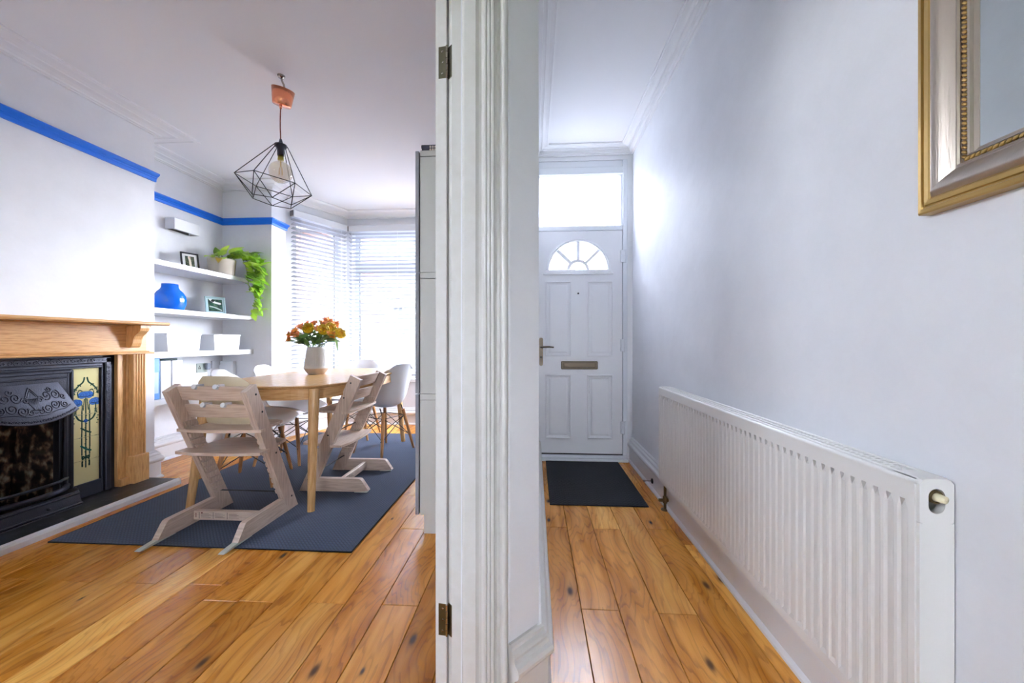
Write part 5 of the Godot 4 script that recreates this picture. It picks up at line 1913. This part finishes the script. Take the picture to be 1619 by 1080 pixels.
func build_shelves() -> void:
	var lab := ["white floating shelf holding the trailing plant, topmost in the alcove", "white floating shelf under the blue vase", "white floating shelf under the two white storage boxes", "white floating shelf carrying the document files, lowest in the alcove"]
	var ys := [[1.685, 1.728], [1.298, 1.340], [0.938, 0.986], [0.558, 0.602]]
	for k in 4:
		var b := MB.new()
		b.bx(AX + 0.0005, -3.0, ys[k][0], ys[k][1], PZ + 0.0005, -2.8005, 0.002)
		tag(put(b, "floating_shelf", M.white), lab[k], "shelf", "floating shelves in the alcove")
	# blue vase
	var v := thing("blue_vase", "glossy blue squat vase on the second alcove shelf", "vase", Vector3(-3.12, 1.340, -3.075))
	var b := MB.new()
	b.lathe([Vector2(0, 0), Vector2(0.085, 0), Vector2(0.094, 0.006), Vector2(0.108, 0.045), Vector2(0.112, 0.085), Vector2(0.106, 0.120), Vector2(0.088, 0.152), Vector2(0.066, 0.176), Vector2(0.058, 0.192), Vector2(0.056, 0.222), Vector2(0.053, 0.222), Vector2(0.053, 0.192), Vector2(0.06, 0.17), Vector2(0.10, 0.11), Vector2(0.10, 0.06), Vector2(0.08, 0.012), Vector2(0, 0.012)], 40)
	var bm := std(rgb(6, 106, 220), 0.1)
	put(b, "body", bm, v)
	framed_photo("photo_frame", "small black photo frame leaning on the top alcove shelf", Vector3(-3.16, 1.730, -3.315), deg_to_rad(62.0), Vector2(0.135, 0.165), 0.012, M.black, rgb(236, 236, 232), 0)
	framed_photo("photo_frame", "pale blue photo frame standing on the second alcove shelf", Vector3(-3.13, 1.342, -3.56), deg_to_rad(58.0), Vector2(0.165, 0.175), 0.014, std(rgb(188, 216, 222), 0.4), rgb(196, 222, 226), 1)
	# storage boxes, wider at the top
	var lb := ["white ribbed storage box on the third shelf, beside the chimney breast", "white ribbed storage box on the third shelf, beside the front wall"]
	var zz := [-3.105, -3.565]
	for k in 2:
		var t := thing("storage_box", lb[k], "storage box", Vector3(-3.14, 0.9865, zz[k]), 0.0, "white storage boxes on the third shelf")
		b = MB.new()
		b.hexa([Vector3(-0.12, 0, -0.145), Vector3(0.12, 0, -0.145), Vector3(0.12, 0, 0.145), Vector3(-0.12, 0, 0.145), Vector3(-0.125, 0.146, -0.162), Vector3(0.125, 0.146, -0.162), Vector3(0.125, 0.146, 0.162), Vector3(-0.125, 0.146, 0.162)])
		put(b, "body", M.plastic, t)
		b = MB.new()
		for i in 9:
			var y := 0.014 + i * 0.0145
			var e := 0.145 + 0.017 * y / 0.146 - 0.008
			b.tube([Vector3(0.1205 + 0.005 * y / 0.146, y, -e), Vector3(0.1205 + 0.005 * y / 0.146, y, e)], 0.0024, 6)
		put(b, "ribs", M.plastic, t)
		b = MB.new()
		for e in [[-0.13, 0.13, -0.167, -0.155], [-0.13, 0.13, 0.155, 0.167], [-0.13, -0.118, -0.167, 0.167], [0.118, 0.13, -0.167, 0.167]]:
			b.bx(e[0], e[1], 0.140, 0.152, e[2], e[3], 0.002)
		put(b, "rim", M.plastic, t)
	# document files on the lowest shelf
	var files := [["blue document file on the lowest alcove shelf", rgb(96, 150, 210), -2.862, 0.084, 0.335], ["white document file on the lowest shelf, between the blue one and its twin", rgb(234, 236, 240), -2.953, 0.092, 0.308], ["white document file on the lowest shelf, last in the row", rgb(230, 234, 240), -3.055, 0.098, 0.308]]
	for q: Array in files:
		var t := thing("document_file", q[0], "file", Vector3(-3.15, 0.6025, q[2]), 0.0, "document files on the lowest shelf")
		b = MB.new()
		b.box(Vector3(0, q[4] / 2, 0), Vector3(0.24, q[4], q[3]), 0.004)
		put(b, "case", std(q[1], 0.4), t)
		b = MB.new()
		b.bx(0.1195, 0.1208, 0.05, 0.22, -q[3] * 0.32, q[3] * 0.32)
		put(b, "spine_label", std(Color(q[1]).lerp(Color(1, 1, 1), 0.55), 0.6), t)
	var cb := thing("coiled_cable", "dark coiled cable lying on the white document files", "cable", Vector3(-3.10, 0.9105, -3.0))
	b = MB.new()
	b.tube([Vector3(0.02, 0.006, 0.08), Vector3(0.05, 0.010, 0.05), Vector3(0.06, 0.010, 0.0), Vector3(0.055, 0.010, -0.06), Vector3(0.02, 0.008, -0.09), Vector3(-0.03, 0.007, -0.05), Vector3(-0.02, 0.007, 0.02), Vector3(0.03, 0.008, 0.04)], 0.007, 8)
	put(b, "wire", std(rgb(36, 60, 60), 0.5), cb)
	# socket, plug and a small white box on the wall
	var s := thing("wall_socket", "double wall socket under the third alcove shelf", "socket", Vector3(AX, 0.805, -3.62))
	b = MB.new()
	b.bx(0.0, 0.010, -0.046, 0.046, -0.075, 0.048, 0.003)
	put(b, "plate", std(rgb(196, 206, 196), 0.25, 0.3), s)
	b = MB.new()
	for z in [0.012, 0.026]:
		b.bx(0.0095, 0.011, -0.012, 0.008, z - 0.004, z + 0.004)
	b.bx(0.0095, 0.011, 0.012, 0.022, 0.015, 0.023)
	put(b, "pin_holes", M.black, s)
	s = thing("power_plug", "grey plug pushed into the alcove wall socket", "plug", Vector3(AX + 0.0105, 0.815, -3.675))
	b = MB.new()
	b.bx(0.0, 0.035, -0.03, 0.035, -0.022, 0.022, 0.008)
	put(b, "plug_body", std(rgb(150, 158, 170), 0.4), s)
	b = MB.new()
	b.tube([Vector3(0.02, -0.03, 0), Vector3(0.025, -0.10, 0.0), Vector3(0.012, -0.25, -0.02), Vector3(0.012, -0.55, -0.03)], 0.0035, 6)
	put(b, "lead", M.plastic, s)
	s = thing("phone_socket", "white wall socket cover beside the grey plug", "socket", Vector3(AX, 0.83, -3.775))
	b = MB.new()
	b.bx(0.0, 0.02, -0.04, 0.04, -0.035, 0.035, 0.004)
	put(b, "cover", M.plastic, s)
	s = thing("router", "small white router box on the alcove wall", "router", Vector3(AX, 0.79, -3.855))
	b = MB.new()
	b.bx(0.012, 0.16, -0.075, 0.072, -0.03, 0.012, 0.005)
	put(b, "case", M.plastic, s)
	b = MB.new()
	b.bx(0.0, 0.014, -0.03, 0.03, -0.02, 0.008, 0.002)
	put(b, "bracket", M.plastic, s)
	# wall uplighter
	var l := thing("wall_light", "white box wall light under the blue picture rail", "wall light", Vector3(AX, 2.143, -3.375))
	b = MB.new()
	b.bx(0.078, 0.100, -0.050, 0.052, -0.128, 0.128, 0.003)
	b.bx(0.006, 0.080, -0.050, 0.052, -0.128, -0.120, 0.002)
	b.bx(0.006, 0.080, -0.050, 0.052, 0.120, 0.128, 0.002)
	put(b, "cover", M.white, l)
	b = MB.new()
	b.bx(0.0, 0.008, -0.045, 0.047, -0.11, 0.11, 0.002)
	put(b, "back_plate", M.chrome, l)
	b = MB.new()
	b.tube([Vector3(0.042, 0.0, -0.085), Vector3(0.042, 0.0, 0.085)], 0.012, 12)
	put(b, "lamp_tube", M.plastic, l)


func leaf_mesh(sd: int, long: float, wide: float, fold: float, droop: float) -> ArrayMesh:
	var r := RandomNumberGenerator.new()
	r.seed = sd
	var b := MB.new()
	var wav := r.randf_range(-0.2, 0.2)
	b.sheet(func(u: float, v: float) -> Vector3:   # v along the leaf, u across; heart shaped with a point
		var s := -1.0 + 2.0 * u
		var w: float = wide * 0.5 * pow(sin(PI * pow(clampf(v * 0.985 + 0.012, 0, 1), 0.62)), 0.85)
		var back := -0.10 * long * (1.0 - v) * absf(s)
		return Vector3(s * w, absf(s) * w * fold - droop * v * v * long + wav * 0.1 * long * s * v, v * long + back), 6, 8, 0.0009)
	return b.mesh()


func leaf_material(c: Color) -> StandardMaterial3D:
	var m := std(c, 0.38)
	m.backlight_enabled = true
	m.backlight = Color(0.8, 0.82, 0.7)
	return m


func petal_material(c: Color) -> StandardMaterial3D:
	var m := std(c, 0.5)
	m.backlight_enabled = true
	m.backlight = Color(0.6, 0.6, 0.6)
	return m


func build_plant() -> void:
	var at := Vector3(-3.12, 1.7285, -3.615)
	var p := thing("plant_pot", "cream round plant pot on the top alcove shelf", "pot", at)
	var b := MB.new()
	b.lathe([Vector2(0, 0), Vector2(0.100, 0), Vector2(0.106, 0.005), Vector2(0.118, 0.15), Vector2(0.118, 0.158), Vector2(0.110, 0.158), Vector2(0.106, 0.12), Vector2(0, 0.12)], 40)
	var pm := std(rgb(216, 206, 194), 0.7)
	put(b, "body", pm, p)
	b = MB.new()
	b.lathe([Vector2(0.106, 0.122), Vector2(0.06, 0.132), Vector2(0, 0.136)], 24)
	put(b, "soil", std(rgb(58, 44, 34), 0.95), p)
	var t := thing("pothos_plant", "bright green trailing pothos hanging over the shelf edge", "plant", at + Vector3(0, 0.13, 0))
	var greens := [leaf_material(rgb(180, 226, 44)), leaf_material(rgb(154, 210, 38)), leaf_material(rgb(204, 238, 72)), leaf_material(rgb(118, 180, 42))]
	var stem_m := std(rgb(96, 120, 48), 0.5)
	var meshes := [leaf_mesh(1, 0.095, 0.066, 0.35, 0.30), leaf_mesh(2, 0.080, 0.058, 0.25, 0.5), leaf_mesh(3, 0.11, 0.070, 0.45, 0.15), leaf_mesh(4, 0.066, 0.05, 0.3, 0.4)]
	var r := RandomNumberGenerator.new()
	r.seed = 23
	# vines: control points in the pot's own axes; x leads out of the alcove, -z towards the bay
	var vines := [
		[Vector3(0.02, 0, -0.03), Vector3(0.13, 0.11, -0.10), Vector3(0.20, 0.02, -0.16), Vector3(0.225, -0.20, -0.17), Vector3(0.22, -0.40, -0.16), Vector3(0.225, -0.53, -0.13)],
		[Vector3(0.03, 0, -0.05), Vector3(0.12, 0.12, -0.14), Vector3(0.20, 0.02, -0.20), Vector3(0.215, -0.18, -0.20), Vector3(0.22, -0.36, -0.185), Vector3(0.23, -0.50, -0.20)],
		[Vector3(0.04, 0, 0.0), Vector3(0.14, 0.08, -0.04), Vector3(0.19, -0.02, -0.07), Vector3(0.20, -0.15, -0.09), Vector3(0.20, -0.28, -0.12)],
		[Vector3(0.03, 0, -0.06), Vector3(0.12, 0.13, -0.16), Vector3(0.22, 0.06, -0.22), Vector3(0.245, -0.10, -0.225), Vector3(0.235, -0.22, -0.22)],
		[Vector3(0.02, 0, -0.02), Vector3(0.12, 0.10, -0.06), Vector3(0.20, 0.0, -0.11), Vector3(0.22, -0.12, -0.13), Vector3(0.21, -0.24, -0.15)],
		[Vector3(0.04, 0, -0.03), Vector3(0.15, 0.10, -0.10), Vector3(0.225, -0.01, -0.15), Vector3(0.24, -0.14, -0.17), Vector3(0.235, -0.26, -0.19)],
	]
	for vine: Array in vines:
		var cv := Curve3D.new()
		for k in vine.size():
			var tan: Vector3 = (vine[mini(k + 1, vine.size() - 1)] - vine[maxi(k - 1, 0)]) * 0.22
			cv.add_point(vine[k], -tan, tan)
		cv.bake_interval = 0.02
		var path := Array(cv.get_baked_points())
		b = MB.new()
		b.tube(path, 0.0024, 6)
		put(b, "stem", stem_m, t)
		var l := cv.get_baked_length()
		var d := 0.10
		while d < l:
			var q := cv.sample_baked(d)
			var out := Vector3(r.randf_range(0.2, 1.0), r.randf_range(-0.5, 0.35), r.randf_range(-0.7, 0.75)).normalized()
			if q.y > 0.02:
				out.y = absf(out.y) * 0.8
			if q.z < -0.12:
				out.z = absf(out.z) * 0.5
			place_leaf(t, meshes, greens, r, q, out)
			d += r.randf_range(0.020, 0.034)
	# upright leaves round the pot
	for q in [[Vector3(0.02, 0.05, 0.09), Vector3(0.3, 0.15, 0.9)], [Vector3(0.0, 0.06, 0.05), Vector3(0.25, 0.8, 0.45)], [Vector3(0.03, 0.08, 0.02), Vector3(0.4, 0.9, -0.15)], [Vector3(0.05, 0.06, 0.06), Vector3(0.6, 0.35, 0.5)], [Vector3(0.06, 0.05, -0.02), Vector3(0.8, 0.45, 0.1)], [Vector3(0.05, 0.10, -0.06), Vector3(0.4, 0.7, -0.55)], [Vector3(0.07, 0.09, -0.10), Vector3(0.5, 0.25, -0.85)], [Vector3(0.03, 0.09, -0.12), Vector3(0.2, 0.3, -0.95)], [Vector3(0.06, 0.03, 0.08), Vector3(0.7, -0.1, 0.6)], [Vector3(0.08, 0.05, -0.05), Vector3(0.9, 0.2, -0.3)], [Vector3(0.0, 0.03, 0.11), Vector3(0.1, 0.1, 1.0)]]:
		b = MB.new()
		b.tube([Vector3(0.0, 0, 0), Vector3(q[0]) * 0.6 + Vector3(0, 0.02, 0), q[0]], 0.002, 6)
		put(b, "stem", stem_m, t)
		place_leaf(t, meshes, greens, r, q[0], Vector3(q[1]).normalized(), 0 if r.randf() < 0.5 else 2)
	b = MB.new()
	var o := put_mesh(meshes[1], "leaf", leaf_material(rgb(214, 170, 52)), t)
	o.transform = Transform3D(Basis.looking_at(-Vector3(0.5, -0.35, 0.8).normalized()), Vector3(0.05, 0.03, 0.085))


func place_leaf(t: Node, meshes: Array, greens: Array, r: RandomNumberGenerator, at: Vector3, out: Vector3, kind := -1) -> void:
	var o := put_mesh(meshes[kind if kind >= 0 else r.randi() % meshes.size()], "leaf", greens[r.randi() % greens.size()], t)
	out = out.normalized()
	var bs := Basis.looking_at(-out, Vector3.UP if absf(out.y) < 0.95 else Vector3.RIGHT)
	o.transform = Transform3D(bs.rotated(out, r.randf_range(-0.6, 0.6)).scaled(Vector3.ONE * r.randf_range(0.9, 1.35)), at)


func build_flowers() -> void:
	var at := Vector3(-1.905, 0.7852, -3.215)
	var v := thing("flower_vase", "pale grey ribbed stoneware vase on the dining table", "vase", at)
	var b := MB.new()
	b.lathe([Vector2(0, 0), Vector2(0.058, 0), Vector2(0.066, 0.004), Vector2(0.090, 0.036), Vector2(0.0985, 0.052), Vector2(0.0985, 0.060), Vector2(0.094, 0.075), Vector2(0.074, 0.225), Vector2(0.073, 0.238), Vector2(0.068, 0.238), Vector2(0.068, 0.22), Vector2(0.086, 0.07), Vector2(0, 0.06)], 56)
	var vm := std(rgb(206, 202, 198), 0.5)
	put(b, "body", vm, v)
	b = MB.new()
	b.lathe([Vector2(0.0, -0.0005), Vector2(0.0585, -0.0005), Vector2(0.0668, 0.0036), Vector2(0.0908, 0.0358), Vector2(0.0992, 0.0515)], 56)
	put(b, "bare_foot", std(rgb(196, 176, 156), 0.8), v)
	b = MB.new()
	for k in 44:
		var a := TAU * k / 44.0
		b.tube([Vector3(cos(a) * 0.0945, 0.075, sin(a) * 0.0945), Vector3(cos(a) * 0.0745, 0.222, sin(a) * 0.0745)], 0.0016, 5)
	put(b, "ribs", vm, v)
	var stem_m := leaf_material(rgb(74, 120, 44))
	var leaf_m := [leaf_material(rgb(70, 128, 40)), leaf_material(rgb(96, 156, 52)), leaf_material(rgb(48, 96, 44))]
	var petal_y := petal_material(rgb(255, 216, 20))
	var petal_d := petal_material(rgb(255, 190, 6))
	var orange := petal_material(rgb(255, 146, 36))
	var coral := petal_material(rgb(255, 164, 104))
	var leaves := [leaf_mesh(11, 0.10, 0.034, 0.3, 0.25), leaf_mesh(12, 0.085, 0.045, 0.35, 0.1)]
	var r := RandomNumberGenerator.new()
	r.seed = 8
	# (offset to the right, height above the table, offset towards the camera)
	var roses := [[-0.055, 0.385, 0.08, "yellow rose in the vase, left of the other front rose"], [0.052, 0.375, 0.10, "large yellow rose at the front centre of the vase"], [0.180, 0.345, 0.05, "yellow rose on the side of the bouquet nearest the cabinet"], [0.105, 0.395, 0.02, "small yellow-orange rose tucked in behind the front roses"]]
	var cup := []
	for k in 3:
		b = MB.new()
		var open := 0.35 + 0.28 * k
		var long := 0.036 + 0.006 * k
		b.sheet(func(u: float, w: float) -> Vector3:
			var s := -1.0 + 2.0 * u
			var hw: float = (0.013 + 0.005 * k) * sin(PI * clampf(w * 0.78 + 0.14, 0, 1))
			var rr: float = 0.004 + sin(w * 1.9) * long * 0.62 * open
			return Vector3(s * hw, w * long * (1.1 - 0.35 * open), rr - s * s * 0.007), 6, 6, 0.0009)
		cup.append(b.mesh())
	var pet := MB.new()
	pet.sheet(func(u: float, w: float) -> Vector3:
		var s := -1.0 + 2.0 * u
		return Vector3(s * 0.013 * sin(PI * clampf(w * 0.85 + 0.1, 0, 1)), w * 0.030 - w * w * 0.010, 0.003 + w * w * 0.026 - s * s * 0.003), 4, 6, 0.0008)
	var alst := pet.mesh()
	var to_cam := Vector3(0.5, 0, 0.866)
	var rt := Vector3(0.866, 0, -0.5).lerp(Vector3(1, 0, 0), 0.6).normalized()
	var head_at := func(q: Array) -> Vector3: return rt * q[0] + Vector3(0, q[1], 0) + to_cam * q[2]
	for q: Array in roses:
		var h: Vector3 = head_at.call(q)
		var t := thing("rose", q[3], "flower", at, 0.0, "roses in the table vase")
		stem_to(t, h, stem_m, leaves, leaf_m, r)
		var axis := (Vector3(h.x, 0.12, h.z) + to_cam * 0.14).normalized()
		var bs := Basis(Quaternion(Vector3.UP, axis))
		for k in 3:
			for i in [4, 5, 6][k]:
				var o := put_mesh(cup[k], "petal", petal_d if k == 0 else petal_y, t)
				o.transform = Transform3D(bs * Basis(Vector3.UP, TAU * i / [4, 5, 6][k] + k * 0.5) , h + axis * (0.004 * (2 - k) - 0.012)).scaled_local(Vector3.ONE * 1.55)
	var others := [[-0.185, 0.335, 0.05, 0], [-0.165, 0.365, 0.02, 0], [-0.205, 0.30, 0.08, 0], [-0.12, 0.39, -0.02, 1], [-0.02, 0.43, -0.05, 1], [0.02, 0.375, 0.12, 1], [0.07, 0.45, -0.06, 1], [0.11, 0.445, -0.03, 0], [0.155, 0.43, -0.04, 0], [-0.075, 0.435, -0.06, 1], [0.10, 0.34, 0.12, 0], [0.04, 0.44, 0.02, 1], [-0.14, 0.33, 0.10, 1]]
	var where := ["low on the fireplace side", "just above the lowest orange one", "lowest and furthest out over the table", "at the upper edge on the shelves' side", "high at the back of the bunch", "between the two front roses", "highest of the pink ones at the back", "high beside the tallest pink one", "high on the cabinet side", "at the back over the left rose", "low beside the cabinet-side rose", "in the middle of the top", "pale one under the left rose"]
	for k in others.size():
		var q: Array = others[k]
		var h: Vector3 = head_at.call(q)
		var t := thing("alstroemeria", ("orange" if q[3] == 0 else "coral pink") + " alstroemeria in the vase, " + where[k], "flower", at, 0.0, "alstroemerias in the table vase")
		stem_to(t, h, stem_m, leaves, leaf_m, r)
		for j in 2:
			var axis := (Vector3(h.x, 0.16, h.z) + to_cam * 0.10 + Vector3(r.randf_range(-0.12, 0.12), 0, r.randf_range(-0.12, 0.12))).normalized()
			var bs := Basis(Quaternion(Vector3.UP, axis))
			var c := h + Vector3(r.randf_range(-0.022, 0.022), r.randf_range(-0.012, 0.016), r.randf_range(-0.022, 0.022)) * j
			for i in 6:
				var o := put_mesh(alst, "petal", (orange if i % 2 else petal_d) if q[3] == 0 else (coral if i % 2 else orange), t)
				o.transform = Transform3D(bs * Basis(Vector3.UP, TAU * i / 6.0), c).scaled_local(Vector3.ONE * (1.4 if i % 2 else 1.15))


func stem_to(t: Node, h: Vector3, sm: Material, leaves: Array, lm: Array, r: RandomNumberGenerator) -> void:
	var foot := Vector3(h.x * 0.12, 0.075, h.z * 0.12)
	var mouth := Vector3(clampf(h.x * 0.4, -0.05, 0.05), 0.24, clampf(h.z * 0.4, -0.05, 0.05))
	var cv := Curve3D.new()
	cv.add_point(foot)
	cv.add_point(mouth, (foot - h) * 0.12, (h - foot) * 0.12)
	cv.add_point(h)
	cv.bake_interval = 0.02
	var b := MB.new()
	b.tube(Array(cv.get_baked_points()), 0.0028, 6)
	put(b, "stem", sm, t)
	for k in 5:
		var q := cv.sample_baked(cv.get_baked_length() * r.randf_range(0.58, 0.93))
		var out := Vector3(h.x * 2.0 + r.randf_range(-0.6, 0.6), r.randf_range(-0.1, 0.5), h.z * 2.0 + r.randf_range(-0.6, 0.6)).normalized()
		place_leaf(t, leaves, lm, r, q, out)
